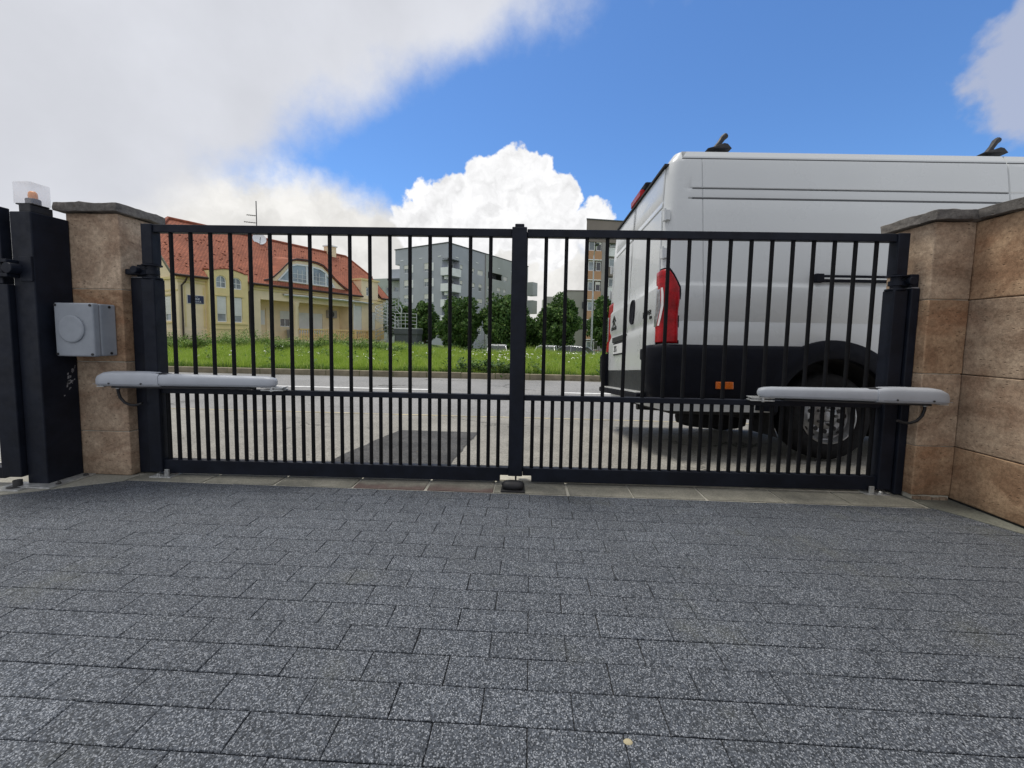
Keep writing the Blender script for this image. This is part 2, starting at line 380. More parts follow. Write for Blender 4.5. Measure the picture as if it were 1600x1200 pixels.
MT = dict(
    paver=mat_paver('granite_paver', (1, 1, 1)),
    bedding=mat('joint_sand', (0.018, 0.018, 0.018), 0.95, bump=0.4),
    slab=mat_slab('threshold_stone', 0), slab_red=mat_slab('threshold_stone_red', 0.7),
    mortar=mat('pale_mortar', (0.45, 0.43, 0.36), 0.95, var=0.2, vs=14, bump=0.5, bs=90),
    concrete=mat_ground('concrete', (0.24, 0.24, 0.20), (0.31, 0.30, 0.26), 2.5, 140, 0.15),
    mossy=mat_ground('mossy_concrete', (0.115, 0.12, 0.10), (0.17, 0.172, 0.145), 3.0, 140, 0.2),
    forecourt=mat_ground('worn_pale_asphalt', (0.205, 0.197, 0.175), (0.285, 0.274, 0.243), 1.1, 110, 0.35, 0.9, 0.55),
    road=mat_ground('grey_asphalt_road', (0.200, 0.199, 0.194), (0.262, 0.259, 0.252), 0.5, 80, 0.3, 0.8, 0.4),
    patch=mat_ground('dark_asphalt_patch', (0.043, 0.043, 0.043), (0.080, 0.079, 0.077), 2.2, 85, 0.45),
    seam=mat('sandy_joint', (0.42, 0.37, 0.24), 0.95, var=0.35, vs=5, bump=0.6, bs=40),
    gutter=mat('gutter_dirt', (0.095, 0.085, 0.06), 0.95, var=0.3, vs=4, bump=0.4, bs=60),
    paint=mat('road_paint', (0.72, 0.72, 0.70), 0.8, var=0.2, vs=9, bump=0.2),
    kerb=mat('kerb_concrete', (0.225, 0.195, 0.135), 0.9, var=0.25, vs=3, bump=0.4, bs=50),
    soil=mat_ground('meadow_ground', (0.08, 0.13, 0.026), (0.13, 0.18, 0.04), 0.6, 30, 0.3),
    sand=mat_sand('sandstone', (0.285, 0.20, 0.138), (0.51, 0.395, 0.285), redamt=0.22),
    sand_r=mat_sand('rusty_sandstone', (0.26, 0.158, 0.095), (0.45, 0.315, 0.20), (0.235, 0.098, 0.046), 0.55),
    slate=mat_sand('dark_slate', (0.095, 0.088, 0.082), (0.21, 0.195, 0.175), (0.15, 0.125, 0.10), 0.3, 0.3),
    gate=mat('anthracite_paint', (0.0085, 0.0110, 0.0185), 0.5, var=0.25, vs=9, bump=0.06, bs=300, spec=0.2),
    gate_bar=mat('anthracite_bar_paint', (0.007, 0.0075, 0.009), 0.6, var=0.25, vs=14, bump=0.1, bs=220, spec=0.14),
    scratch=mat('bare_primer', (0.24, 0.24, 0.25), 0.7, var=0.3, vs=30),
    black=mat('black_rubber', (0.012, 0.012, 0.014), 0.6, var=0.2, vs=12, bump=0.1),
    galv=mat('galvanised_steel', (0.50, 0.51, 0.50), 0.45, 0.6, var=0.3, vs=24, bump=0.15, bs=60),
    grey_plastic=mat('grey_plastic', (0.43, 0.455, 0.49), 0.42, var=0.06, vs=6, bump=0.03, bs=200),
    box_plastic=mat('grey_enclosure_plastic', (0.275, 0.30, 0.33), 0.5, var=0.08, vs=8, bump=0.05, bs=250),
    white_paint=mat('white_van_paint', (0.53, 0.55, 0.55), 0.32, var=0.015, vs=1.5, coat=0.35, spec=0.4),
    van_black=mat('dark_textured_plastic', (0.0035, 0.0045, 0.009), 0.66, var=0.2, vs=8, bump=0.1, bs=300, spec=0.15),
    van_grey=mat('charcoal_plastic', (0.022, 0.025, 0.026), 0.6, var=0.15, vs=8, bump=0.1, bs=300, spec=0.3),
    under=mat('underbody', (0.012, 0.012, 0.013), 0.8, var=0.3),
    red=mat('red_lens', (0.30, 0.004, 0.008), 0.3, var=0.3, vs=16, spec=0.2, coat=0.08),
    clear_lens=mat('clear_lens', (0.20, 0.205, 0.21), 0.2, var=0.4, vs=26, coat=0.3),
    pale_lens=mat('pale_lens_edge', (0.72, 0.66, 0.66), 0.2, var=0.05),
    amber=mat('amber_lens', (0.55, 0.12, 0.008), 0.25, var=0.2, vs=60, coat=0.5),
    orange_cap=mat('orange_bulb', (0.85, 0.30, 0.04), 0.4, var=0.1),
    tyre=mat('tyre_rubber', (0.010, 0.010, 0.011), 0.8, spec=0.2, var=0.3, vs=20, bump=0.2, bs=90),
    rim=mat('steel_rim', (0.26, 0.265, 0.27), 0.4, 0.7, var=0.25, vs=18),
    dark_steel=mat('dark_steel', (0.05, 0.05, 0.05), 0.5, 0.4, var=0.3),
    plate=mat('licence_plate_white', (0.72, 0.73, 0.73), 0.35, var=0.04),
    stucco=mat('cream_stucco', (0.82, 0.69, 0.47), 0.95, var=0.06, vs=1.5, bump=0.15, bs=30, spec=0.1),
    stucco_y=mat('yellow_stucco', (0.77, 0.64, 0.33), 0.95, var=0.06, vs=1.5, bump=0.15, bs=30, spec=0.1),
    stucco_o=mat('ochre_balustrade', (0.80, 0.58, 0.28), 0.9, var=0.08, vs=3, spec=0.1),
    olive=mat('olive_fascia', (0.13, 0.125, 0.085), 0.8, var=0.15),
    brown=mat('dark_brown_metal', (0.035, 0.018, 0.013), 0.5, var=0.2),
    tile=mat_tile('clay_roof_tile'),
    ridge=mat('clay_ridge_tile', (0.26, 0.075, 0.038), 0.8, var=0.25, vs=4),
    tile_dark=mat('dark_snow_guard', (0.20, 0.068, 0.042), 0.8, var=0.3),
    upvc=mat('white_upvc', (0.74, 0.75, 0.74), 0.4, var=0.04),
    shutter=mat('pale_roller_shutter', (0.74, 0.74, 0.70), 0.6, var=0.06, vs=2),
    pane=mat_glass('window_glass', (0.13, 0.155, 0.17), 0.08),
    seal_shade=mat('dark_seal_and_shade', (0.075, 0.079, 0.082), 0.6, var=0.1),
    dark_pane=mat_glass('dark_window_glass', (0.012, 0.014, 0.016), 0.06),
    canopy=mat('pale_green_canopy', (0.50, 0.53, 0.47), 0.5, var=0.06),
    navy=mat('navy_sign', (0.012, 0.018, 0.07), 0.35, var=0.1),
    white=mat('white_lettering', (0.75, 0.76, 0.78), 0.5, var=0.03),
    badge=mat('dark_badge', (0.02, 0.022, 0.025), 0.3, 0.3, var=0.1),
    apt=mat('grey_render', (0.41, 0.435, 0.485), 0.95, var=0.05, vs=0.4, bump=0.05, spec=0.1),
    apt2=mat('grey_green_render', (0.42, 0.455, 0.44), 0.95, var=0.05, vs=0.4, spec=0.1),
    apt_l=mat('pale_balcony_panel', (0.80, 0.83, 0.84), 0.8, var=0.06, vs=1),
    apt_d=mat('dark_grey_soffit', (0.09, 0.10, 0.11), 0.9, var=0.1),  # dark grey for soffits, flashings and the stair platform
    brownb=mat('taupe_render', (0.24, 0.21, 0.19), 0.95, var=0.05, vs=0.4, spec=0.1),
    orange=mat('apricot_render', (0.50, 0.305, 0.19), 0.95, var=0.05, vs=0.6, spec=0.1),
    greyp=mat('grey_pier_render', (0.33, 0.315, 0.31), 0.95, var=0.05, vs=0.6, spec=0.1),
    beige=mat('greige_render', (0.50, 0.51, 0.47), 0.95, var=0.05, vs=0.3, spec=0.1),
    steel_l=mat('pale_painted_steel', (0.48, 0.51, 0.52), 0.5, 0.2, var=0.1),
    bark=mat('bark', (0.07, 0.055, 0.04), 0.95, var=0.3, vs=6, bump=0.6, bs=25),
    leaf=mat_leaf('maple_leaf', (0.020, 0.055, 0.014), (0.115, 0.215, 0.050), (0.20, 0.29, 0.09)),
    leaf2=mat_leaf('bush_leaf', (0.026, 0.065, 0.016), (0.095, 0.17, 0.042)),
    grass=mat_leaf('meadow_grass', (0.23, 0.35, 0.042), (0.43, 0.56, 0.095), (0.56, 0.60, 0.23), 0.6, 0.42),
    weed=mat_leaf('weed_leaf', (0.070, 0.140, 0.026), (0.19, 0.30, 0.062), (0.30, 0.38, 0.12), 0.6, 0.3),
    petal=mat('white_petal', (0.72, 0.72, 0.66), 0.7, var=0.05),
    car_w=mat('white_car_paint', (0.66, 0.67, 0.68), 0.3, var=0.04, coat=0.5),
    car_g=mat('silver_car_paint', (0.36, 0.38, 0.40), 0.3, 0.4, var=0.05, coat=0.5),
)


def mat_clear(name):
    m, nt, b = newmat(name)
    b.inputs['Base Color'].default_value = (0.82, 0.80, 0.82, 1)
    b.inputs['Roughness'].default_value = 0.25
    nt.links.new(ramp(nt, noise(nt, wpos(nt), 9, 3), 0.3, 0.7, 0.20, 0.30), b.inputs['Alpha'])
    return m


MT['lamp_cover'] = mat_clear('frosted_clear_plastic')


# ------------------------------------------------------------------ mesh helpers
class MB:
    def __init__(s):
        s.v, s.f = [], []

    def add(s, vs, fs):
        k = len(s.v)
        s.v += [tuple(v) for v in vs]
        s.f += [tuple(i + k for i in f) for f in fs]
        return s

    def box(s, x0, x1, y0, y1, z0, z1, T=None):
        vs = [(x, y, z) for x in (x0, x1) for y in (y0, y1) for z in (z0, z1)]
        if T:
            vs = [T(*q) for q in vs]
        return s.add(vs, [(0, 1, 3, 2), (4, 6, 7, 5), (0, 4, 5, 1), (2, 3, 7, 6), (0, 2, 6, 4), (1, 5, 7, 3)])

    def loft(s, rings, cap=True, closed=True):
        n = len(rings[0])
        vs = [q for r in rings for q in r]
        fs = []
        for i in range(len(rings) - 1):
            for j in range(n if closed else n - 1):
                a, b = i * n + j, i * n + (j + 1) % n
                fs.append((a, b, b + n, a + n))
        if cap and closed:
            fs.append(tuple(range(n))[::-1])
            fs.append(tuple(range((len(rings) - 1) * n, len(rings) * n)))
        return s.add(vs, fs)

    def tube(s, pts, r, n=8, cap=True):
        pts = [Vector(p) for p in pts]
        rr = r if isinstance(r, (list, tuple)) else [r] * len(pts)
        rings = []
        prev = None
        for i, p in enumerate(pts):
            t = (pts[min(i + 1, len(pts) - 1)] - pts[max(i - 1, 0)]).normalized()
            if prev is None:
                a = Vector((0, 0, 1)) if abs(t.z) < 0.9 else Vector((1, 0, 0))
                u = t.cross(a).normalized()
            else:
                u = (prev - t * prev.dot(t)).normalized()
            prev = u
            w = t.cross(u)
            rings.append([p + (u * math.cos(2 * math.pi * k / n) + w * math.sin(2 * math.pi * k / n)) * rr[i] for k in range(n)])
        return s.loft(rings, cap)

    def lathe(s, prof, n=24, M=None, cap=True):
        rings = [[(r * math.cos(2 * math.pi * k / n), r * math.sin(2 * math.pi * k / n), z) for k in range(n)] for r, z in prof]
        if M is not None:
            rings = [[M @ Vector(q) for q in r] for r in rings]
        return s.loft(rings, cap)

    def prism(s, poly, y0, y1, T=None):
        """poly in (x, z), extruded along y"""
        n = len(poly)
        vs = [(x, y0, z) for x, z in poly] + [(x, y1, z) for x, z in poly]
        if T:
            vs = [T(*q) for q in vs]
        fs = [tuple(range(n)), tuple(range(n, 2 * n))[::-1]] + [(i, i + n, (i + 1) % n + n, (i + 1) % n) for i in range(n)]
        return s.add(vs, fs)

    def flat(s, poly, z0, z1):
        n = len(poly)
        vs = [(x, y, z1) for x, y in poly] + [(x, y, z0) for x, y in poly]
        return s.add(vs, [tuple(range(n)), tuple(range(n, 2 * n))[::-1]] + [(i, i + n, (i + 1) % n + n, (i + 1) % n) for i in range(n)])

    def panel(s, x0, x1, z0, z1, y, holes=(), depth=0.1, T=None):
        """wall face at y looking to -y with rectangular openings and their reveals"""
        xs = sorted({x0, x1, *[h[0] for h in holes], *[h[1] for h in holes]})
        zs = sorted({z0, z1, *[h[2] for h in holes], *[h[3] for h in holes]})
        T = T or (lambda *q: q)
        for a, b in zip(xs, xs[1:]):
            for c, d in zip(zs, zs[1:]):
                mx, mz = (a + b) / 2, (c + d) / 2
                if any(h[0] < mx < h[1] and h[2] < mz < h[3] for h in holes):
                    continue
                s.add([T(a, y, c), T(b, y, c), T(b, y, d), T(a, y, d)], [(0, 1, 2, 3)])
        for a, b, c, d in holes:
            e = y + depth
            s.add([T(a, y, c), T(b, y, c), T(b, y, d), T(a, y, d), T(a, e, c), T(b, e, c), T(b, e, d), T(a, e, d)],
                  [(0, 4, 5, 1), (1, 5, 6, 2), (2, 6, 7, 3), (3, 7, 4, 0)])
        return s

    def mesh(s, name, m=None, smooth=None, fix=True):
        me = bpy.data.meshes.new(name)
        me.from_pydata(s.v, [], s.f)
        if fix:
            bm = bmesh.new()
            bm.from_mesh(me)
            bmesh.ops.remove_doubles(bm, verts=bm.verts, dist=1e-6)
            bmesh.ops.recalc_face_normals(bm, faces=bm.faces)
            bm.to_mesh(me)
            bm.free()
        me.validate()
        if m is not None:
            me.materials.append(MT[m] if isinstance(m, str) else m)
        if smooth:
            me.shade_smooth()
            me.set_sharp_from_angle(angle=rad(smooth))
        return me

    def build(s, name, m, parent=None, bevel=0, smooth=None, seg=2, fix=True, label=None):
        o = bpy.data.objects.new(name, s.mesh(name, m, smooth, fix))
        col.objects.link(o)
        if parent is not None:
            o.parent = parent
        if bevel:
            md = o.modifiers.new('bevel', 'BEVEL')
            md.width = bevel
            md.segments = seg
            md.limit_method = 'ANGLE'
            md.angle_limit = rad(40)
        if label:
            o['label'] = label
        return o


def thing(name, label, cat, loc=(0, 0, 0), rz=0.0, group=None):
    o = bpy.data.objects.new(name, None)
    o.empty_display_size = 0.2
    col.objects.link(o)
    o.location = loc
    o.rotation_euler = (0, 0, rz)
    return tag(o, label, cat, group)


def tag(o, label=None, cat=None, group=None, kind=None):
    for k, v in (('label', label), ('category', cat), ('group', group), ('kind', kind)):
        if v:
            o[k] = v
    return o


def share(name, me, parent, loc=(0, 0, 0), rz=0.0):
    o = bpy.data.objects.new(name, me)
    col.objects.link(o)
    o.parent = parent
    o.location = loc
    o.rotation_euler = (0, 0, rz)
    return o


def structure(mb, name, m, **k):
    return tag(mb.build(name, m, **k), kind='structure')


def text_mesh(body, size, depth, m, name):
    cu = bpy.data.curves.new('lettering', 'FONT')
    cu.body = body
    cu.size = size
    cu.extrude = depth
    cu.align_x = 'CENTER'
    cu.align_y = 'CENTER'
    t = bpy.data.objects.new('lettering', cu)
    col.objects.link(t)
    dg = bpy.context.evaluated_depsgraph_get()
    me = bpy.data.meshes.new_from_object(t.evaluated_get(dg))
    bpy.data.objects.remove(t)
    me.name = name
    me.materials.clear()
    me.materials.append(MT[m])
    return me


def lerp(a, b, t):
    return a + (b - a) * t


def sstep(a, b, x):
    t = min(1, max(0, (x - a) / (b - a)))
    return t * t * (3 - 2 * t)


# ------------------------------------------------------------------ ground, road, meadow
ROADZ = -0.245
YSEAM, YKERB = 6.17, 11.70


def gz(x, y):
    if y < 3.2:
        return 0.0
    if y < YSEAM:
        return ROADZ * (y - 3.2) / (YSEAM - 3.2)
    if y < YKERB + 0.15:
        return ROADZ
    z = -0.115 + 0.012 * min(y - 11.85, 12)
    drop = sstep(20, 28, y) * sstep(-9.5, -5.0, x - 0.0)
    drop2 = sstep(40, 60, y)
    return z - 1.15 * max(drop, drop2)


def sheet(xs, ys, zf, dz=0.0):
    mb = MB()
    nx, ny = len(xs), len(ys)
    mb.v = [(x, y, zf(x, y) + dz) for y in ys for x in xs]
    mb.f = [(j * nx + i, j * nx + i + 1, (j + 1) * nx + i + 1, (j + 1) * nx + i) for j in range(ny - 1) for i in range(nx - 1)]
    return mb


driveway = structure(MB().box(-6.5, 2.74, -3.0, 2.80, -0.12, -0.007), 'driveway', 'bedding')
driveway['label'] = 'paved driveway inside the gate'
PW, PR, PX0, PY0 = 0.2430, 0.1107, 0.0115, 2.528


def paver_mesh(k, half=False):
    r = random.Random(k)
    w, d, h, c = (PW - 0.0027) / 2, (PR - 0.0027) / 2, 0.05, 0.0018
    if half:
        w *= 0.5
    ol = [(-w, -d), (0, -d), (w, -d), (w, 0), (w, d), (0, d), (-w, d), (-w, 0)]
    ol = [(x + r.uniform(-0.0007, 0.0007), y + r.uniform(-0.0007, 0.0007)) for x, y in ol]
    inn = [(x * (1 - c / w), y * (1 - c / d)) for x, y in ol]
    mb = MB()
    mb.loft([[(x, y, -h) for x, y in ol], [(x, y, -c) for x, y in ol], [(x, y, r.uniform(-0.0004, 0.0004)) for x, y in inn]])
    return mb.mesh('paver', 'paver')


PM = [paver_mesh(k) for k in range(8)]
cands = []
extra = MB()
row = 0
y = PY0 - PR / 2
hid = []
while y > -1.2:
    off = PX0 if row % 2 == (0) else PX0 + PW / 2
    i0 = int((-6.2 - off) / PW)
    for i in range(i0, 60):
        x = off + (i + 0.5) * PW
        if x + PW / 2 > 2.82:
            break
        if x - PW / 2 < -6.4:
            continue
        # view coordinates, only to decide which pavers the photograph shows
        q = m3.transposed() @ (Vector((x, y, 0)) - Vector((0, 0, 1)))
        vis = q.z < -0.05 and abs(q.x / -q.z * FPX) < 800 + 60 and (CY - q.y / -q.z * FPX) < 1200 + 60
        (cands if vis else hid).append((x, y))
    y -= PR
    row += 1
for i, (x, y) in enumerate(cands):
    o = share('paver', PM[rnd.randrange(8)], driveway, (x + rnd.uniform(-.0006, .0006), y + rnd.uniform(-.0006, .0006), rnd.uniform(-.0009, .0005)),
              rnd.uniform(-.004, .004) + (math.pi if rnd.random() < .5 else 0))
    o.rotation_euler[0] = rnd.uniform(-.003, .003)
me0 = PM[0]
for x, y in hid:
    extra.add([(v.co.x + x, v.co.y + y, v.co.z) for v in me0.vertices], [tuple(p.vertices) for p in me0.polygons])
tag(extra.build('paver_field', 'paver', driveway, fix=False), kind='stuff')
print('pavers in view', len(cands), 'hidden', len(hid))
# a dropped blob of dried mortar on one paver
bm_ = MB()
bm_.lathe([(0.012, 0.0005), (0.010, 0.003), (0.004, 0.0045)], 9, Matrix.Translation((0.262, 0.955, 0)) @ Matrix.Diagonal((1.0, 0.7, 1, 1)))
bm_.build('mortar_drop', 'seam', driveway, smooth=60)

# threshold strip of stone slabs under the gate
threshold = structure(MB().box(-2.72, 2.50, 2.530, 2.86, -0.10, -0.003), 'threshold', 'mortar')
sx = [-2.66, -2.14, -1.663, -1.142, -0.664, -0.22, 0.256, 0.668, 1.122, 1.602, 2.003, 2.44]
for i, (a, b) in enumerate(zip(sx, sx[1:])):
    g = 0.007
    sk = rnd.uniform(-.01, .01)
    mb = MB().flat([(a + g + sk, 2.536), (b - g + sk * .5, 2.536), (b - g, 2.748), (a + g, 2.748)], -0.05, 0.003 + rnd.uniform(0, .002))
    mb.build('slab', 'slab_red' if i in (3, 4) else 'slab', threshold, bevel=0.004, label='slab stained dark red along its front edge' if i in (3, 4) else None)
MB().box(-2.66, 2.44, 2.757, 2.86, -0.05, 0.006).build('mortar_strip', 'mortar', threshold)
apron = MB().flat([(-6.5, 2.62), (-6.5, 2.10), (-3.3, 2.12), (-2.66, 2.515), (-2.66, 2.62)], -0.05, 0.0045)
structure(apron, 'concrete_apron', 'concrete')
structure(MB().flat([(2.45, 2.535), (2.50, 2.47), (2.668, 2.12), (2.676, -0.6), (2.74, -0.6), (2.74, 2.75), (2.45, 2.75)], -0.05, 0.0045), 'concrete_edging', 'mossy')

xs_ = list(np.linspace(-40, 40, 33))
fc = structure(sheet(xs_, [2.80, 3.0, 3.2] + [lerp(3.2, YSEAM, k / 8) for k in range(1, 9)], gz, -0.002), 'forecourt', 'forecourt')
structure(sheet(xs_, [YSEAM - 0.02, 8, 10, YKERB + 0.1], lambda x, y: ROADZ, -0.006), 'road', 'road')
sm = MB()
jx = list(np.linspace(-40, 40, 321))
up_, lo_ = [], []
for x in jx:
    w1, w2 = rnd.uniform(.012, .045), rnd.uniform(.01, .04)
    lo_.append((x, YSEAM - w1, gz(x, YSEAM - w1) + 0.003))
    up_.append((x, YSEAM + w2, ROADZ + 0.003))
sm.loft([lo_, up_], False, False)
structure(sm, 'road_seam', 'seam')
pt = MB()
rows_ = []
for k in range(13):
    yy = lerp(3.03, 4.61, k / 12)
    x0, x1 = lerp(-1.535, -1.50, k / 12) + rnd.uniform(-.012, .012), lerp(-.60, -.585, k / 12) + rnd.uniform(-.012, .012)
    rows_.append([(lerp(x0, x1, q / 10), yy + (rnd.uniform(-.012, .012) if k in (0, 12) else 0), 0) for q in range(11)])
pt.loft([[(x, y, gz(x, y) + .004) for x, y, _ in r] for r in rows_], False, False)
structure(pt, 'asphalt_patch', 'patch')
gd = MB()
gl_, gu_ = [], []
for x in np.linspace(-40, 40, 401):
    gl_.append((x, YKERB - .05 - rnd.uniform(0, .10), ROADZ - .0025))
    gu_.append((x, YKERB + .02, ROADZ - .0025))
gd.loft([gl_, gu_], False, False)
structure(gd, 'gutter_dirt', 'gutter')
lt = MB()
for k in range(60):
    x, y, q = rnd.uniform(-4, 4), rnd.uniform(2.95, 6.0), rnd.uniform(.006, .018)
    a = rnd.uniform(0, 6.28)
    lt.add([(x + q * math.cos(a + b), y + q * .5 * math.sin(a + b), gz(x, y) + .005 + .004 * rnd.random()) for b in (0, 1.3, 3.0, 4.6)], [(0, 1, 2, 3)])
tag(lt.build('leaf_litter', 'gutter', fix=False), 'specks of dry litter on the pale asphalt', 'litter', kind='stuff')
for a, b in ((-26, -20.2), (-17.2, -13.2), (-10.2, -2.22), (0.74, 6.5), (9.5, 16)):
    structure(MB().box(a, b, 9.03, 9.15, ROADZ - 0.01, ROADZ + 0.0025), 'road_marking', 'paint')
kerb = structure(MB().box(-40, 40, YKERB + 0.012, YKERB + 0.13, -0.5, -0.118), 'kerb', 'soil')
km = [MB().box(-.494, .494, 0, .14, -.35, .150 + k * .004).mesh('kerb_stone', 'kerb') for k in range(3)]
for i in range(26):
    o = share('kerb_stone', km[i % 3], kerb, (-19.5 + i, YKERB + rnd.uniform(-.006, .006), ROADZ + rnd.uniform(-.005, .005)), rnd.uniform(-.006, .006))
    md = o.modifiers.new('bevel', 'BEVEL')
    md.width = .015
    md.segments = 2
gx = sorted(set(list(np.linspace(-60, 60, 49)) + [-900, -300, -120, 120, 300, 900]))
gy = [11.82, 12.5, 14, 16, 18, 20, 21, 22, 23, 24, 25, 26, 27, 28, 30, 34, 40, 46, 52, 60, 80, 120, 250, 600, 1500]
structure(sheet(gx, gy, gz), 'ground', 'soil')


def blades(n, xr, yr, hf, wid, name, m, lean=0.35, seed=1, dens=None):
    r = np.random.RandomState(seed)
    x = r.uniform(*xr, n)
    y = r.uniform(yr[0], yr[1], n)
    if dens is not None:
        keep = r.rand(n) < dens(x, y)
        x, y = x[keep], y[keep]
        n = len(x)
    z = np.array([gz(a, b) for a, b in zip(x, y)])
    h = hf(x, y, r)
    a = r.uniform(0, 2 * np.pi, n)
    b = r.uniform(0, 2 * np.pi, n)
    le = np.abs(r.normal(0, lean, n)) * h
    ux, uy = np.cos(a), np.sin(a)
    lx, ly = np.cos(b) * le, np.sin(b) * le
    w = wid * r.uniform(.6, 1.4, n)
    P = np.empty((n, 5, 3))
    P[:, 0] = np.stack([x - ux * w, y - uy * w, z - .02], 1)
    P[:, 1] = np.stack([x + ux * w, y + uy * w, z - .02], 1)
    P[:, 2] = np.stack([x + ux * w * .8 + lx * .35, y + uy * w * .8 + ly * .35, z + h * .6], 1)
    P[:, 3] = np.stack([x - ux * w * .8 + lx * .35, y - uy * w * .8 + ly * .35, z + h * .6], 1)
    P[:, 4] = np.stack([x + lx, y + ly, z + h], 1)
    idx = np.arange(n)[:, None] * 5
    loops = np.concatenate([idx + np.array([[0, 1, 2, 3]]), idx + np.array([[3, 2, 4]])], 1).ravel()
    starts = (np.arange(n)[:, None] * 7 + np.array([[0, 4]])).ravel()
    me = bpy.data.meshes.new(name)
    me.vertices.add(n * 5)
    me.vertices.foreach_set('co', P.ravel())
    me.loops.add(n * 7)
    me.loops.foreach_set('vertex_index', loops.astype(np.int32))
    me.polygons.add(n * 2)
    me.polygons.foreach_set('loop_start', starts.astype(np.int32))
    me.update(calc_edges=True)
    me.materials.append(MT[m])
    o = bpy.data.objects.new(name, me)
    col.objects.link(o)
    return tag(o, kind='stuff')


def patchy(x, y):
    return .74 + .26 * np.sin(x * 1.3 + 1.7 * np.sin(y * .7)) + .20 * np.sin(x * 3.1 + y * 1.9) + .16 * np.sin(x * 7.3 - y * 5.1)


meadow = blades(190000, (-17, 7), (11.93, 20.5), lambda x, y, r: (.13 + .20 * r.rand(len(x)) ** 1.4) * (1 + .6 * np.clip((y - 17) / 3, 0, 1)) * patchy(x, y), .0055, 'meadow_grass', 'grass', .4, 3)
tag(meadow, 'bright green uncut meadow grass beyond the road kerb', 'grass')
far_g = blades(60000, (-26, 14), (20, 30), lambda x, y, r: (.22 + .28 * r.rand(len(x))) * patchy(x, y), .012, 'far_grass', 'grass', .4, 4)
tag(far_g, 'paler grass at the far side of the meadow before the trees', 'grass')
verge = blades(6500, (-17, 7), (11.84, 12.15), lambda x, y, r: (.08 + .13 * r.rand(len(x))) * patchy(x * 1.4, y), .007, 'kerb_edge_grass', 'weed', .7, 8)
tag(verge, 'ragged darker grass hanging over the kerb edge', 'grass')


def weeds(spots, name, m, seed, label):
    """stems with many leaf quads; spots = (x, y, height, spread, leaves)"""
    r = random.Random(seed)
    mb = MB()
    for x, y, h, sp, nl in spots:
        z0 = gz(x, y)
        for k in range(nl):
            t = r.random() ** .85
            a = r.uniform(0, 6.283)
            d = sp * (1 - .55 * t) * math.sqrt(r.random())
            px, py, pz = x + math.cos(a) * d, y + math.sin(a) * d, z0 + h * t
            s_ = r.uniform(.035, .085) * (1.2 - .5 * t)
            b = r.uniform(0, 6.283)
            ti = r.uniform(-.3, .9)
            dx, dy, dz = math.cos(b) * s_ * 1.7, math.sin(b) * s_ * 1.7, ti * s_ * 1.7
            wx, wy = -math.sin(b) * s_ * .55, math.cos(b) * s_ * .55
            mb.add([(px, py, pz), (px + dx * .5 + wx, py + dy * .5 + wy, pz + dz * .6), (px + dx, py + dy, pz + dz), (px + dx * .5 - wx, py + dy * .5 - wy, pz + dz * .6)], [(0, 1, 2, 3)])
    return tag(mb.build(name, m, fix=False), label, 'weeds', kind='stuff')


sp_ = []
r_ = random.Random(4)
for k in range(1500):
    x = r_.uniform(-24, -5)
    y = r_.uniform(20.0, 23.0) + .10 * max(0, x + 14)
    h = (.36 + .50 * r_.random() ** 2) * (1.0 + .25 * math.sin(x * 1.1) + .2 * math.sin(x * 2.9 + 1)) * (1 if x < -10 else .8)
    sp_.append((x, y, h, r_.uniform(.2, .4), 46))
weeds(sp_, 'tall_weeds', 'weed', 5, 'tall leafy weeds growing in front of the yellow house')
sp_ = []
for k in range(110):
    sp_.append((r_.uniform(-15, 5), r_.uniform(12.3, 20), r_.uniform(.22, .42), r_.uniform(.10, .28), 26))
weeds(sp_, 'meadow_weeds', 'weed', 25, 'scattered broad leaved weeds standing in the meadow grass')
sp_ = []
for k in range(160):
    x = r_.uniform(-5, 7)
    sp_.append((x, r_.uniform(21.5, 26), r_.uniform(.5, 1.0), r_.uniform(.2, .45), 40))
weeds(sp_, 'far_weeds', 'leaf2', 15, 'dark scrubby weeds in front of the parked cars')
sp_ = []
for k in range(34):
    x = r_.gauss(-1.35, .55)
    sp_.append((x, r_.uniform(11.82, 12.5), r_.uniform(.18, .42), r_.uniform(.12, .26), 46))
for k in range(5):
    sp_.append((r_.uniform(.6, 2.2), r_.uniform(11.8, 12.1), r_.uniform(.1, .2), .15, 26))
weeds(sp_, 'kerb_weeds', 'leaf2', 6, 'dark green leafy weeds spilling over the kerb behind the gate')
fl = MB()
for k in range(130):
    if r_.random() < .5:
        x, y = r_.gauss(-.2, 1.6), r_.uniform(14, 20)
    else:
        x, y = r_.uniform(-14, 6), r_.uniform(12, 20)
    z = gz(x, y) + r_.uniform(.22, .36)
    for q in range(r_.randint(1, 4)):
        fx, fy, fz, s_ = x + r_.uniform(-.06, .06), y + r_.uniform(-.06, .06), z + r_.uniform(-.02, .02), r_.uniform(.009, .019)
        fl.add([(fx + s_ * math.cos(a), fy + s_ * math.sin(a), fz + s_ * .6 * math.sin(a)) for a in [i * 1.047 for i in range(6)]], [tuple(range(6))])
tag(fl.build('wild_flowers', 'petal', fix=False), 'small white wild flowers scattered in the meadow', 'flowers', kind='stuff')

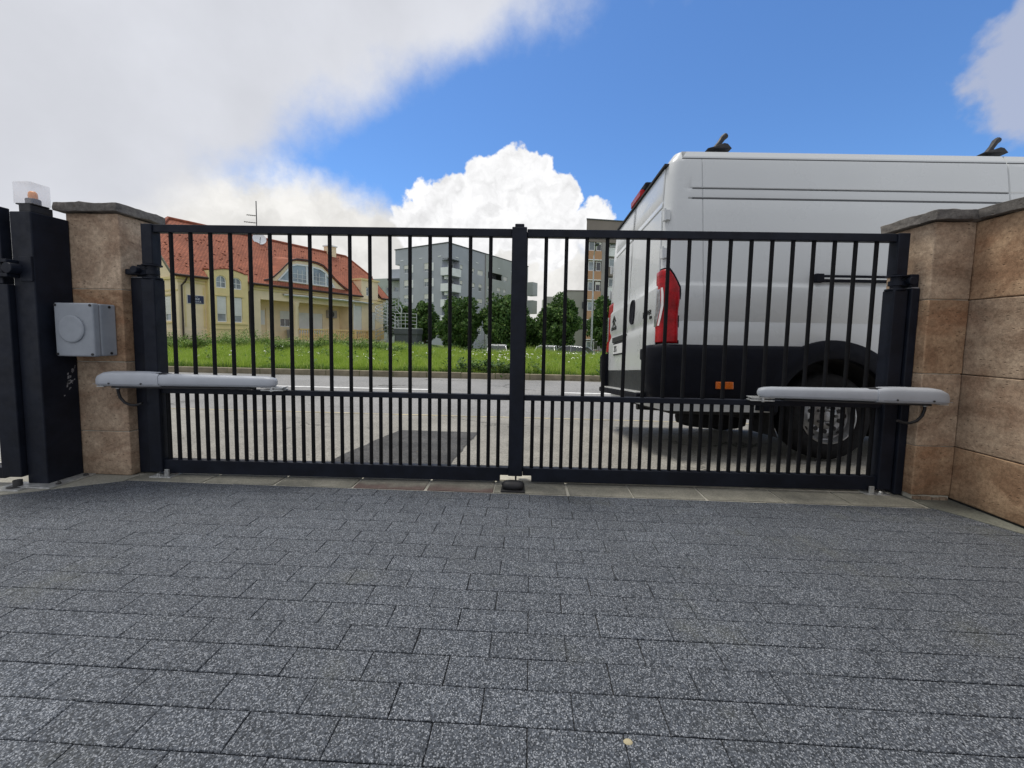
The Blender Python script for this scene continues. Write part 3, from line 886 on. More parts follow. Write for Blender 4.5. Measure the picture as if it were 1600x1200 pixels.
# ------------------------------------------------------------------ stone gate pillars and wall
def stone(x0, x1, y0, y1, z0, z1, m, parent, name='stone_block', jag=0.0, cuts=5, seed=0, bev=.006):
    me = MB().box(x0, x1, y0, y1, z0, z1).mesh(name, m)
    bm = bmesh.new()
    bm.from_mesh(me)
    bmesh.ops.subdivide_edges(bm, edges=bm.edges, cuts=cuts, use_grid_fill=True)
    r = random.Random(seed)
    from mathutils import noise as mn
    for v in bm.verts:
        n_ = mn.noise_vector(v.co * 9 + Vector((seed, 0, 0))) * jag + mn.noise_vector(v.co * 28 + Vector((0, seed, 0))) * jag * .5
        v.co += n_
    bm.to_mesh(me)
    bm.free()
    if jag:
        me.shade_smooth()
        me.set_sharp_from_angle(angle=rad(50))
    o = bpy.data.objects.new(name, me)
    col.objects.link(o)
    o.parent = parent
    if bev:
        md = o.modifiers.new('bevel', 'BEVEL')
        md.width = bev
        md.segments = 2
        md.angle_limit = rad(50)
    return o


LP = thing('gate_pillar', 'sandstone gate pillar on the left carrying the grey control box', 'pillar', (-2.88, 2.74, 0))
lz = [0.004, .306, .780, 1.260, 1.75]


def rel(o, p):
    """give a part built in world coordinates its place under a thing"""
    o.parent = p
    o.matrix_parent_inverse = Matrix.Translation(p.location).inverted() if p.rotation_euler[2] == 0 else (Matrix.Translation(p.location) @ Matrix.Rotation(p.rotation_euler[2], 4, 'Z')).inverted()
    return o


for i, (a, b) in enumerate(zip(lz, lz[1:])):
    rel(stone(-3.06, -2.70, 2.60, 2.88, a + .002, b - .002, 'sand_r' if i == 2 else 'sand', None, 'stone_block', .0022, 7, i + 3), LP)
rel(MB().box(-3.054, -2.706, 2.606, 2.874, .01, 1.745).build('mortar_core', 'mortar'), LP)
rel(stone(-3.10, -2.665, 2.562, 2.915, 1.752, 1.808, 'slate', None, 'cap_stone', .009, 13, 21, .004), LP)
RP = thing('gate_pillar', 'sandstone gate pillar on the right joined to the side wall', 'pillar', (2.57, 2.82, 0))
rz_ = [.03, .35, .81, 1.27, 1.742]
for i, (a, b) in enumerate(zip(rz_, rz_[1:])):
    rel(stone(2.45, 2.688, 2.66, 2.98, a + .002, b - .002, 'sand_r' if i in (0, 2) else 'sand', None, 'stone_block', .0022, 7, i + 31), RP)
rel(MB().box(2.458, 2.684, 2.668, 2.972, .0, 1.74).build('mortar_core', 'mortar'), RP)
rel(stone(2.412, 2.69, 2.622, 3.02, 1.744, 1.803, 'slate', None, 'cap_stone', .009, 13, 22, .004), RP)
for i, (a, b) in enumerate(((2.462, 2.50), (2.505, 2.57), (2.58, 2.62), (2.625, 2.672))):
    rel(stone(a, b, 2.655, 2.70, .0, rnd.uniform(.018, .027), 'sand', None, 'wedge_stone', .004, 3, i + 50, 0), RP)
SW = thing('stone_wall', 'sandstone side wall running towards the camera under a slate coping', 'wall', (2.84, 1.2, 0))
wz = [.014, .35, .81, 1.27, 1.742]
for i, (a, b) in enumerate(zip(wz, wz[1:])):
    ys_ = [2.978, 1.62, .72, -.6] if i % 2 == 0 else [2.978, 1.9, 1.0, -.6]
    for j, (y1, y0) in enumerate(zip(ys_, ys_[1:])):
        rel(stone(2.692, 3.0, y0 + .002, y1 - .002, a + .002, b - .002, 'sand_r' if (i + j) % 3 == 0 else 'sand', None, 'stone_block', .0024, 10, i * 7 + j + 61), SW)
rel(MB().box(2.70, 2.99, -.59, 2.97, -.02, 1.74).build('mortar_core', 'bedding'), SW)  # core coloured near black to put shade into the gap under the wall
for j, (y1, y0) in enumerate(((3.02, 1.75), (1.745, .6), (.595, -.65))):
    rel(stone(2.655, 3.04, y0, y1, 1.744, 1.805, 'slate', None, 'coping_stone', .009, 17, 80 + j, .004), SW)

# ------------------------------------------------------------------ the double swing gate
GA = math.atan2(.124, 4.9)


def gy_at(x):
    return 2.656 + (x + 2.5) * .124 / 4.9


bar_full = MB()
bar_full.lathe([(.0124, .113), (.0124, 1.642)], 12)
BF = bar_full.mesh('bar', 'gate_bar', 40)
BS = MB().lathe([(.0124, .113), (.0124, .574)], 12).mesh('short_bar', 'gate_bar', 40)


def gate_leaf(hx, sg, x_first, dx, nb, x_end, label, meeting):
    """hx = hinge axis x; sg = +1 leaf opens to +x; local X runs along the leaf in world direction"""
    g = thing('swing_gate', label, 'gate', (hx, gy_at(hx), 0), GA, 'anthracite barred gate leaves')

    def L(x):
        return (x - hx) / math.cos(GA)

    a, b = L(hx + sg * .035), L(x_end)
    lo, hi = min(a, b), max(a, b)
    MB().box(lo, hi, -.025, .025, 1.640, 1.690).build('top_rail', 'gate', g, .004)
    MB().box(lo, hi, -.0245, .0195, .572, .607).build('middle_rail', 'gate', g, .003)
    nt_ = L(-.19) if sg > 0 else L(.022)
    br = MB()
    if sg > 0:
        br.prism([(lo, .02), (nt_, .02), (nt_, .062), (hi, .062), (hi, .113), (lo, .113)], -.026, .026)
    else:
        br.prism([(lo, .113), (lo, .062), (nt_, .062), (nt_, .02), (hi, .02), (hi, .113)], -.026, .026)
    br.build('bottom_rail', 'gate', g, .003)
    # hinge stile: square tube with a round pintle gap at the upper bracket
    st = MB()
    st.box(-.036, .036, -.036, .036, 1.43, 1.692)
    st.build('hinge_stile', 'gate', g, .005)
    MB().box(-.044, .044, -.044, .044, .03, 1.335).build('lower_stile', 'gate', g, .006)
    pin = MB()
    pin.lathe([(.030, 1.335), (.030, 1.43)], 16)
    pin.build('hinge_pin', 'gate', g, smooth=40)
    clp = MB()
    for z in (1.335, 1.42):
        clp.lathe([(.055, z), (.055, z + .010)], 20)
    clp.lathe([(.040, 1.365), (.040, 1.395)], 20)
    clp.build('hinge_collar', 'gate', g, .001, 40)
    for i in range(nb):
        share('bar', BF, g, (L(x_first + dx * i), 0, 0), rnd.uniform(0, .2))
    for i in range(-1, nb):
        xx = x_first + dx * (i + .5)
        share('short_bar', BS, g, (L(xx), 0, 0))
    if meeting:
        mx = L(x_end)
        MB().box(mx, mx + .096, -.05, .05, .064, 1.697).build('meeting_stile', 'gate', g, .005)
        MB().box(mx + .018, mx + .078, -.03, .03, 1.697, 1.722).build('stile_cap', 'gate', g, .006)
        MB().box(mx + .046, mx + .058, -.008, .008, .02, .064).build('drop_rod', 'dark_steel', g)
    else:
        mx = L(x_end)
        MB().box(mx - .046, mx + .006, .052, .092, .064, 1.690).build('meeting_stile', 'gate', g, .004)
    return g


GL = gate_leaf(-2.535, 1, -2.40, .1329, 17, -.135, 'left gate leaf of black bars, hinged on the pillar with the grey box', True)
GR = gate_leaf(2.345, -1, .088, .1322, 17, -.037, 'right gate leaf of black bars in front of the white van', False)

# fixed steel posts on the pillars
for sg, x0, x1, yy, lab in ((1, -2.698, -2.585, 2.66, 'short black steel hinge post fixed to the left stone pillar'),
                            (-1, 2.396, 2.448, 2.72, 'short black steel hinge post fixed to the right stone pillar')):
    p = thing('hinge_post', lab, 'gate post', ((x0 + x1) / 2, yy + .07, 0), 0, None)
    w = (x1 - x0) / 2
    MB().box(-w, w, -.07, .07, .008, 1.345).build('post_tube', 'gate', p, .006)
    MB().box(-w + .004, w - .004, -.066, .066, 1.345, 1.352).build('post_cap', 'scratch', p, .002)
    hx = -2.535 if sg > 0 else 2.345
    lx = hx - p.location.x
    ly = gy_at(hx) - p.location.y
    k = MB()
    k.box(min(-w * sg, lx), max(-w * sg, lx), ly - .030, ly + .030, 1.362, 1.398)
    k.build('hinge_bracket', 'gate', p, .006)
    MB().box(-w - (.002 if sg > 0 else -.03) + (.035 if sg > 0 else -.03), w - (.02 if sg > 0 else -.0), -.055, .06, 1.353, 1.435).build('hinge_plate', 'gate', p, .005)
    sb = MB()
    sb.lathe([(.024, 0), (.024, .035)], 14, Matrix.Translation((lx * .35, ly - .066, 1.39)) @ Matrix.Rotation(rad(-90), 4, 'X'))
    sb.build('hinge_nut', 'gate', p, .003, 40)
    bx = lx + sg * .055
    MB().box(bx - .075, bx + .075, ly - .075, ly + .06, .001, .010).build('base_plate', 'galv', p, .002)
    MB().box(bx + sg * .035 - .014, bx + sg * .035 + .014, ly - .062, ly - .05, .010, .058).build('bottom_bearing', 'galv', p, .002)
    bt = MB()
    bt.lathe([(.012, .010), (.012, .024), (.006, .028)], 6, Matrix.Translation((bx - sg * .02, ly - .062, 0)))
    bt.build('anchor_bolt', 'galv', p)

# centre drop stop
stp = thing('gate_stop', 'small black rounded gate stop on the threshold under the closed leaves', 'gate stop', (-.095, 2.585, .003))
MB().flat([(-.078, -.05), (.078, -.05), (.074, .05), (-.074, .05)], 0, .012).build('stop_plate', 'black', stp, .003)
sb = MB()
rr = []
for z, a, b in ((.012, .058, .036), (.022, .070, .042), (.036, .074, .044), (.050, .066, .038), (.058, .048, .026), (.061, .026, .013)):
    rr.append([(a * math.copysign(abs(math.cos(t)) ** .7, math.cos(t)), b * math.copysign(abs(math.sin(t)) ** .7, math.sin(t)), z) for t in [i * math.pi / 12 for i in range(24)]])
sb.loft(rr).build('stop_buffer', 'black', stp, smooth=50)

# ------------------------------------------------------------------ gate operators
def superring(x, yc, zc, hy, hz_, n=20, e=.55):
    return [(x, yc + hy * math.copysign(abs(math.cos(t)) ** e, math.cos(t)), zc + hz_ * math.copysign(abs(math.sin(t)) ** e, math.sin(t))) for t in [2 * math.pi * i / n for i in range(n)]]


def operator(rear, front, label, pillar_x):
    rx, ry = rear
    fx, fy = front
    ln = math.hypot(fx - rx, fy - ry)
    ang = math.atan2(fy - ry, fx - rx)
    o = thing('gate_operator', label, 'gate opener', (rx, ry, .672), ang, 'grey gate opener arms')
    sg = 1 if fx > rx else -1
    # rear motor housing, sloping at its end
    h = MB()
    sec = [(0.0, -.012, .030, .026), (.012, -.006, .038, .036), (.05, .003, .047, .046), (.09, .006, .049, .049), (.28, .005, .050, .050), (.36, .003, .049, .048), (.40, .0, .046, .044)]
    h.loft([superring(x, 0, zc, hy, hz_) for x, zc, hy, hz_ in sec])
    h.build('motor_housing', 'grey_plastic', o, smooth=50)
    a = MB()
    sec = [(.385, .0, .040, .038), (.42, .001, .0425, .041), (.50, 0, .042, .040), (ln - .09, -.004, .040, .036), (ln - .04, -.005, .036, .033), (ln - .012, -.006, .026, .026), (ln, -.007, .010, .012)]
    a.loft([superring(x, 0, zc, hy, hz_, 20, .62) for x, zc, hy, hz_ in sec])
    a.build('actuator_arm', 'grey_plastic', o, smooth=50)
    lid = MB()
    lid.prism([(.37, .0475), (.445, .041), (.425, .0395), (.39, .0425)], -.028, .028)
    lid.build('release_cover', 'black', o, .002)
    sm_ = MB().box(.40, ln - .06, -.0405 if sg > 0 else .036, -.036 if sg > 0 else .0405, -.024, -.0215)
    sm_.build('cover_seam', 'box_plastic', o)
    sd_ = -1 if sg > 0 else 1
    for q in range(2):
        MB().lathe([(.006, 0), (.006, .004)], 8, Matrix.Translation((.10 + .2 * q, sd_ * .0485, -.022)) @ Matrix.Rotation(rad(90 if sd_ < 0 else -90), 4, 'X')).build('screw', 'dark_steel', o)
    MB().box(.0, .372, -.0505 if sg > 0 else .0465, -.0465 if sg > 0 else .0505, -.0265, -.0245).build('housing_seam', 'box_plastic', o)
    MB().box(.09, ln * .86, -.026, .026, -.054, -.043).build('under_channel', 'black', o, .003)
    MB().box(.002, .05, -.03, .03, -.047, -.040).build('end_plate', 'galv', o, .002)
    fb = MB()
    fb.box(ln - .10, ln + .045, -.015, .055, -.062, -.054)
    fb.box(ln - .10, ln + .045, -.015, .055, -.044, -.037)
    fb.box(ln - .02, ln + .03, .0, .06, -.0535, -.0445)
    fb.lathe([(.010, -.068), (.010, -.034)], 12, Matrix.Translation((ln - .035, -.002, 0)))
    if sg < 0:
        fb.v = [(x, -y, z) for x, y, z in fb.v]
    fb.build('front_bracket', 'galv', o, .001)
    # black cable loop from the motor to the post
    c = []
    for t, z, x in ((0, -.048, .085), (.15, -.085, .084), (.35, -.125, .092), (.6, -.160, .118), (.8, -.176, .155), (.92, -.176, .185), (1, -.164, .225),):
        c.append((x, (.03 + .012 * t) * sg, z))
    cb = MB().tube(c, .0085, 8)
    cb.build('cable', 'black', o, smooth=60)
    gl = MB().lathe([(.013, -.066), (.013, -.044)], 10, Matrix.Translation((.085, .03 * sg, 0)))
    gl.build('cable_gland', 'galv', o)
    rb = MB()
    rb.box(.03, .075, .02 if sg > 0 else -.12, .12 if sg > 0 else -.02, -.036, -.026)
    rb.build('rear_bracket', 'dark_steel', o)
    return o


operator((-2.800, 2.522), (-1.670, 2.612), 'grey gate opener arm on the left leaf, below the control box', -2.7)
operator((2.548, 2.604), (1.470, 2.690), 'grey gate opener arm on the right leaf, in front of the van wheel', 2.45)

# control box on the left pillar
cb = thing('control_box', 'grey plastic control box with raised round disc on the left pillar', 'control box', (-2.872, 2.60, .99))
b_ = MB().box(-.127, .127, -.105, -.002, -.167, .167)
b_.build('box_body', 'box_plastic', cb, .010, seg=3)
l_ = MB().box(-.1285, .1285, -.150, -.106, -.1685, .1685)
l_.build('box_lid', 'box_plastic', cb, .010, seg=3)
d_ = MB().lathe([(.086, 0), (.086, .008), (.080, .012), (.074, .012)], 40, Matrix.Translation((-.012, -.150, .005)) @ Matrix.Rotation(rad(90), 4, 'X'))
d_.build('raised_disc', 'box_plastic', cb, smooth=35)
sc_ = MB().lathe([(.0085, 0), (.0085, .003)], 10)
scm = sc_.mesh('screw', 'black')
for x in (-.115, .115):
    for z in (-.154, .154):
        o = share('screw', scm, cb, (x, -.1505, z))
        o.rotation_euler = (rad(90), 0, 0)
for z in (-.150, .150):
    o = share('screw', scm, cb, (.127, -.045, z))
    o.rotation_euler = (0, rad(90), 0)

# big steel column left of the pillar, second gate, warning lamp
cp = thing('gate_column', 'tall black steel column with scratched paint left of the stone pillar', 'gate post', (-3.085, 2.49, 0))
MB().box(-.085, .050, -.10, .108, .012, 1.70).build('column_tube', 'gate', cp, .006)
MB().box(-.12, .135, -.165, .108, .0050, .014).build('base_plate', 'galv', cp, .002)
for x, y in ((.118, -.10), (.118, .06)):
    MB().lathe([(.013, .012), (.013, .024), (.007, .03)], 6, Matrix.Translation((x, y, 0))).build('anchor_bolt', 'dark_steel', cp)
sc = MB()
for k in range(26):
    yy, zz = rnd.gauss(.055, .022), 0
    zz = .66 + (yy - .055) * 1.9 + rnd.gauss(0, .028)
    s1, s2 = rnd.uniform(.002, .007), rnd.uniform(.003, .012)
    if abs(yy) < .095:
        sc.add([(.0503, yy - s1, zz - s2), (.0503, yy + s1 * .6, zz - s2 * .7), (.0503, yy + s1, zz + s2), (.0503, yy - s1 * .7, zz + s2 * .6)], [(0, 1, 2, 3)])
sc.build('paint_scratch', 'scratch', cp, fix=False)
hb = MB()
hb.box(-.16, -.04, -.165, -.10, 1.30, 1.322)
hb.box(-.16, -.04, -.165, -.10, 1.385, 1.405)
hb.lathe([(.032, 0), (.032, .07)], 16, Matrix.Translation((-.035, -.10, 1.352)) @ Matrix.Rotation(rad(90), 4, 'X'))
hb.box(-.03, .050, -.112, -.100, 1.28, 1.43)
hb.build('hinge_bracket', 'gate', cp, .003)

sg2 = thing('side_gate', 'barred black side gate cut off by the left edge of the picture', 'gate', (-3.24, 2.40, 0), rad(3))
MB().box(-.034, .024, -.030, .030, 1.262, 1.725).build('hinge_stile', 'gate', sg2, .005)
MB().box(-.058, .064, -.042, .042, .06, 1.26).build('lower_stile', 'gate', sg2, .005)
MB().box(-1.1, -.03, -.022, .022, 1.64, 1.69).build('top_rail', 'gate', sg2, .004)
MB().box(-1.1, -.03, -.022, .022, .565, .60).build('middle_rail', 'gate', sg2, .003)
MB().box(-1.1, -.06, -.024, .024, .045, .115).build('bottom_rail', 'gate', sg2, .003)
for i in range(7):
    share('bar', BF, sg2, (-.17 - i * .133, 0, 0))
pv = MB().lathe([(.05, .004), (.05, .012), (.022, .014), (.022, .05)], 18, Matrix.Translation((.06, -.06, 0)))
pv.build('bottom_pivot', 'dark_steel', sg2, smooth=40)
MB().box(-.03, .14, -.13, .02, .003, .011).build('pivot_plate', 'galv', sg2, .002)

wl = thing('warning_lamp', 'clear box flashing lamp with amber bulb on top of the black column', 'warning lamp', (-3.085, 2.47, 1.70))
MB().box(-.035, .04, -.07, .05, .0, .045).build('lamp_foot', 'black', wl, .004)
MB().lathe([(.034, .045), (.034, .085), (.03, .088)], 20, Matrix.Translation((0, -.02, 0))).build('lamp_socket', 'black', wl, smooth=40)
MB().lathe([(.021, .088), (.022, .105), (.020, .125), (.012, .134)], 18, Matrix.Translation((0, -.02, 0))).build('amber_bulb', 'orange_cap', wl, smooth=50)
lc = MB()
lc.box(-.062, .052, -.075, .035, .05, .180)
lc.f = [f for f in lc.f if not all(lc.v[i][2] < .06 for i in f)]
lc.build('lamp_cover', 'lamp_cover', wl, .008)
MB().box(-.056, .046, -.069, .029, .044, .052).build('lamp_base', 'black', wl, .003)
# ------------------------------------------------------------------ the white van
VA, VR = rad(2.3), rad(-5.0)
van = thing('van', 'white high roof panel van parked on the slope behind the gate', 'van', (1.0, 3.44, -.01))
van.rotation_euler = (Matrix.Rotation(VA, 3, 'Z') @ Matrix.Rotation(VR, 3, 'X')).to_euler()
VW, RC = 2.05, .085
WU, WZ = 1.57, .375                  # rear wheel


def vs_(z):
    """inset of the flank at height z"""
    pts = [(.40, .02), (.6, .0), (1.08, .0), (1.172, .030), (1.25, .008), (1.468, .0), (1.474, .002), (1.504, .020), (2.0, .034), (2.58, .065), (2.605, .074), (2.672, .100), (2.700, .15), (2.716, .30), (2.73, .75)]
    for (a, b), (c, d) in zip(pts, pts[1:]):
        if z <= c:
            return lerp(b, d, max(0, (z - a) / (c - a)))
    return pts[-1][1]


def ur_(z):
    pts = [(.40, .16), (.7, .11), (1.0, .11), (2.2, .165), (2.56, .195), (2.605, .215), (2.672, .26), (2.700, .34), (2.716, .55), (2.73, 1.1)]
    for (a, b), (c, d) in zip(pts, pts[1:]):
        if z <= c:
            return lerp(b, d, max(0, (z - a) / (c - a)))
    return pts[-1][1]


def uf_(z):
    pts = [(.40, 6.05), (.7, 6.2), (1.0, 6.15), (1.25, 5.85), (1.40, 5.45), (2.3, 4.55), (2.56, 4.05), (2.605, 3.95), (2.672, 3.8), (2.700, 3.6), (2.716, 3.2), (2.73, 2.4)]
    for (a, b), (c, d) in zip(pts, pts[1:]):
        if z <= c:
            return lerp(b, d, max(0, (z - a) / (c - a)))
    return pts[-1][1]


def corner(s, z, off=0.0, far=False):
    """point on the rear corner; s < 0 runs onto the rear doors, s > 0 along the flank"""
    h = RC * math.pi / 4
    u0, v0 = ur_(z), vs_(z)
    if s < -h:
        p, n_ = (u0, v0 + RC + (-s - h)), (-1, 0)
    elif s > h:
        p, n_ = (u0 + RC + (s - h), v0), (0, -1)
    else:
        t = (s + h) / (2 * h) * math.pi / 2
        n_ = (-math.cos(t), -math.sin(t))
        p = (u0 + RC + n_[0] * RC, v0 + RC + n_[1] * RC)
    u, v = p[0] + n_[0] * off, p[1] + n_[1] * off
    return (u, VW - v if far else v, z)


def groove(z, c, w, d):
    return d * max(0, 1 - abs(z - c) / w)


zl = [.40, .50, .70, .95, 1.05, 1.10, 1.14, 1.172, 1.20, 1.25, 1.36, 1.468, 1.474, 1.489, 1.504, 1.518, 1.8, 2.10, 2.222, 2.231, 2.240, 2.249, 2.258, 2.29, 2.318, 2.325, 2.332, 2.339, 2.45, 2.56, 2.588, 2.595, 2.602, 2.612, 2.625, 2.648, 2.672, 2.688, 2.700, 2.709, 2.718, 2.73]
side_u = [.30, .34, .36, .38, .462, .466, .470, .474, .8, 1.0, 1.25, 1.5, 1.8, 2.1, 2.5, 2.9, 3.106, 3.112, 3.118, 3.124, 3.4]
body = MB()
rings = []
for z in zl:
    v0, u0, u1 = vs_(z), ur_(z), uf_(z)
    r = []
    vv = [.95, .5, .25]
    vm = VW / 2
    for f in (0.0, .35, .7):
        v = lerp(vm, v0 + RC, f)
        r.append((u0, v, z))
    for k in range(7):
        t = k / 6 * math.pi / 2
        rc_ = RC
        r.append((u0 + rc_ - rc_ * math.cos(t), v0 + rc_ - rc_ * math.sin(t), z))
    for su in side_u:
        u = su
        if z > 2.675:
            u = u0 + RC + .02 + (su - .30) * ((u1 - .4) - (u0 + RC + .02)) / (3.4 - .30) if z > 2.68 else su + .0
            u = max(u, u0 + RC + .005)
        d = 0.0
        if .345 < su:
            d += groove(z, 2.3285, .008, .012) + groove(z, 2.240, .010, .016)
        d += groove(z, 2.5985, .0075, .010)
        if 1.20 < z < 2.6 and abs(su - .468) < .003:
            d = max(d, .007)
        if z < 2.69 and abs(su - 3.115) < .004:
            d = max(d, .010)
        r.append((u, v0 + d, z))
    for t in (.35, .7):
        r.append((lerp(3.4 if z < 2.68 else u1 - .4, u1 - .25, t), v0, z))
    for k in range(5):
        t = k / 4 * math.pi / 2
        q = .25
        r.append((u1 - q + q * math.sin(t), v0 + q - q * math.cos(t), z))
    n_ = len(r)
    r += [(u, VW - v, z) for u, v, _ in r[::-1][:-1]]
    rings.append(r)
body.loft(rings)
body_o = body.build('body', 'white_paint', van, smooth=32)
# open the wheel arches
for side_v in (-.3, VW - .42):
    for wu in (WU, WU + 4.03):
        cut = MB().lathe([(.50, side_v), (.50, side_v + .72)], 48, Matrix.Translation((wu, 0, WZ)) @ Matrix.Rotation(rad(-90), 4, 'X')).build('cutter', 'white_paint')
        cut.matrix_world = Matrix.Identity(4)
        body_o.parent = None
        md = body_o.modifiers.new('b', 'BOOLEAN')
        md.object = cut
        md.operation = 'DIFFERENCE'
        md.solver = 'EXACT'
        dg = bpy.context.evaluated_depsgraph_get()
        me = bpy.data.meshes.new_from_object(body_o.evaluated_get(dg))
        body_o.modifiers.clear()
        body_o.data = me
        bpy.data.objects.remove(cut)
body_o.data.name = 'body'
body_o.data.shade_smooth()
body_o.data.set_sharp_from_angle(angle=rad(32))
body_o.parent = van
for far in (False, True):
    for wu in (WU, WU + 4.03):
        lm = MB()
        prof = []
        nn = 40
        a0, a1 = rad(-22), rad(202)
        r0 = [(wu + .497 * math.cos(a), .012, WZ + .497 * math.sin(a)) for a in np.linspace(a0, a1, nn)]
        r1 = [(wu + .485 * math.cos(a), .40, WZ + .485 * math.sin(a)) for a in np.linspace(a0, a1, nn)]
        r2 = [(wu + .02 * math.cos(a), .402, WZ + .02 * math.sin(a)) for a in np.linspace(a0, a1, nn)]
        if far:
            r0, r1, r2 = [[(u, VW - v, z) for u, v, z in r] for r in (r0, r1, r2)]
        lm.loft([r0, r1, r2], False, False)
        lm.build('wheel_well', 'under', van, smooth=40)
        # black arch trim
        am = MB()
        ro, ri = .655, .492
        prof = [(ri, .02), (ri, -.034), (ri + .02, -.045), (ro - .05, -.040), (ro - .012, -.026), (ro, .012)]
        rg = []
        for r_i, v_ in prof:
            rg.append([(wu + r_i * math.cos(a), v_ if not far else VW - v_, WZ + r_i * math.sin(a) * 1.0) for a in np.linspace(rad(4), rad(176), 48)])
        am.loft(rg, False, False)
        am.build('arch_trim', 'van_black', van, smooth=50)

# wheels
tyre = MB().lathe([(.235, -.095), (.26, -.112), (.32, -.118), (.350, -.105), (.368, -.085), (.374, -.04), (.374, .04), (.368, .085), (.350, .105), (.26, .11), (.235, .10)], 64, cap=False)
ty = MB()
ty.v, ty.f = tyre.v, tyre.f
tyre_me = ty.mesh('tyre', 'tyre', 40)
rm = MB().lathe([(.236, -.088), (.238, -.104), (.226, -.106), (.218, -.085), (.212, -.040), (.200, -.030), (.172, -.046), (.150, -.058), (.118, -.052), (.098, -.066), (.060, -.070), (.052, -.064), (.040, -.085), (.012, -.090), (.001, -.090)], 64, cap=False)
rim_me = rm.mesh('rim', 'rim', 30)
hm = MB()
for k in range(15):
    a = 2 * math.pi * k / 15
    M_ = Matrix.Translation((.186 * math.cos(a), .186 * math.sin(a), -.037)) @ Matrix.Rotation(a, 4, 'Z') @ Matrix.Diagonal((.75, 1.1, 1, 1))
    hm.lathe([(.016, -.006), (.016, .02)], 10, M_)
for k in range(10):
    a = 2 * math.pi * (k + .5) / 10
    hm.lathe([(.020, -.006), (.020, .02)], 10, Matrix.Translation((.134 * math.cos(a), .134 * math.sin(a), -.052)))
hole_me = hm.mesh('rim_hole', 'under')
nm = MB()
for k in range(5):
    a = 2 * math.pi * k / 5
    nm.lathe([(.013, -.020), (.013, .02), ], 6, Matrix.Translation((.078 * math.cos(a), .078 * math.sin(a), -.070)))
nut_me = nm.mesh('wheel_nut', 'dark_steel')
for far in (False, True):
    for wu in (WU, WU + 4.03):
        w = share('wheel', tyre_me, van, (wu, .15 if not far else VW - .15, WZ))
        w.rotation_euler = (rad(-90) if not far else rad(90), rnd.uniform(0, 1), 0)
        w.rotation_euler = (rad(-90 if not far else 90), 0, 0)
        for nm_, me_ in (('rim', rim_me), ('rim_hole', hole_me), ('wheel_nut', nut_me)):
            share(nm_, me_, w)

# rear bumper corners and flank cladding
cl_z = [.500, .515, .56, .70, .85, .93, .952, .964, .968]
cl_o = [.012, .030, .036, .038, .036, .032, .024, .012, .0]
for far in (False, True):
    b_ = MB()
    rg = []
    for z, of in zip(cl_z, cl_o):
        ue = WU - math.sqrt(max(.60 ** 2 - (z - WZ) ** 2, .03))
        h = RC * math.pi / 4
        s_end = ue - ur_(.8) - RC + h
        sl_ = [-.20, -.17, -.12] + [lerp(-h, h, k / 6) for k in range(7)] + [lerp(h, s_end, k / 8) for k in range(1, 9)]
        row = []
        for s in sl_:
            o_ = of + (.075 if s < h else .075 * max(0, 1 - (s - h) / .25)) * (1 if s > -.13 else 1)
            c3 = corner(s, z, of, far)
            # the corner bulges rearwards
            bul = .065 * (1 - sstep(-.02, .22, s))
            row.append((c3[0] - bul * (1 if z < .966 else .0), c3[1], c3[2]))
        rg.append(row)
    b_.loft(rg, False, False)
    rg2 = [rg[0], [(u + .0, v + (.12 if not far else -.12), z) for u, v, z in rg[0]]]
    b_.loft(rg2, False, False)
    # inner end of the corner piece
    e = [r[0] for r in rg]
    b_.loft([e, [(u + .10, v, z) for u, v, z in e]], False, False)
    b_.build('bumper_corner', 'van_black', van, smooth=50)
    st_ = MB()
    v0, v1 = (.13, .22) if not far else (VW - .22, VW - .13)
    st_.box(-.005, .11, v0, v1, .835, .935)
    st_.build('door_buffer', 'van_black', van, .012)
MB().box(.085, .16, .20, VW - .20, .50, .742).build('rear_valance', 'van_grey', van, .008)
MB().box(-.03, .15, .22, VW - .22, .478, .538).build('rear_step', 'van_black', van, .012)
MB().box(-.026, .13, .24, VW - .24, .5385, .546).build('step_tread', 'galv', van, .003)
cs_ = MB()
for far in (False, True):
    v0, v1 = (-.03, .03) if not far else (VW - .03, VW + .03)
    cs_.box(2.24, 5.0, v0, v1, .46, .82)
cs_.build('side_cladding', 'van_black', van, .012)

# rear doors
def door(va, vb, label=None):
    zz = [.75, .9, 1.06, 1.10, 1.15, 1.172, 1.20, 1.25, 1.40, 1.462, 1.470, 1.504, 1.6, 2.0, 2.16, 2.172, 2.184, 2.196, 2.23, 2.240, 2.250, 2.262, 2.4, 2.545]
    d = MB()
    rg = []
    vv = [va, va + .006, va + .02] + [lerp(va + .02, vb - .02, k / 6) for k in range(1, 6)] + [vb - .02, vb - .006, vb]
    for z in zz:
        row = []
        for k, v in enumerate(vv):
            d_ = groove(z, 2.184, .012, .014) + groove(z, 2.245, .010, .010)
            if 1.10 < z < 1.25:
                d_ += .016 * max(0, 1 - abs(z - 1.172) / .08)
            d_ -= .016 * (1 - min(1, max(0, (z - 1.470) / .034)))
            inset = vs_(z) * (1 if v < VW / 2 else -1)
            edge_ = .010 if k in (0, len(vv) - 1) else 0
            row.append((ur_(z) - .012 + d_ + edge_, v + inset, z))
        rg.append(row)
    d.loft(rg, False, False)
    for z_i in (0, -1):
        d.loft([rg[z_i], [(u + .02, v, z) for u, v, z in rg[z_i]]], False, False)
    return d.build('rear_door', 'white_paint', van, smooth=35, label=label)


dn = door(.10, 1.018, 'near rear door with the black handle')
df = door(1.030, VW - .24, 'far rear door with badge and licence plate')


def on_rear(z):
    return ur_(z) - .029 + (.016 * max(0, 1 - abs(z - 1.172) / .08) if 1.10 < z < 1.25 else 0)


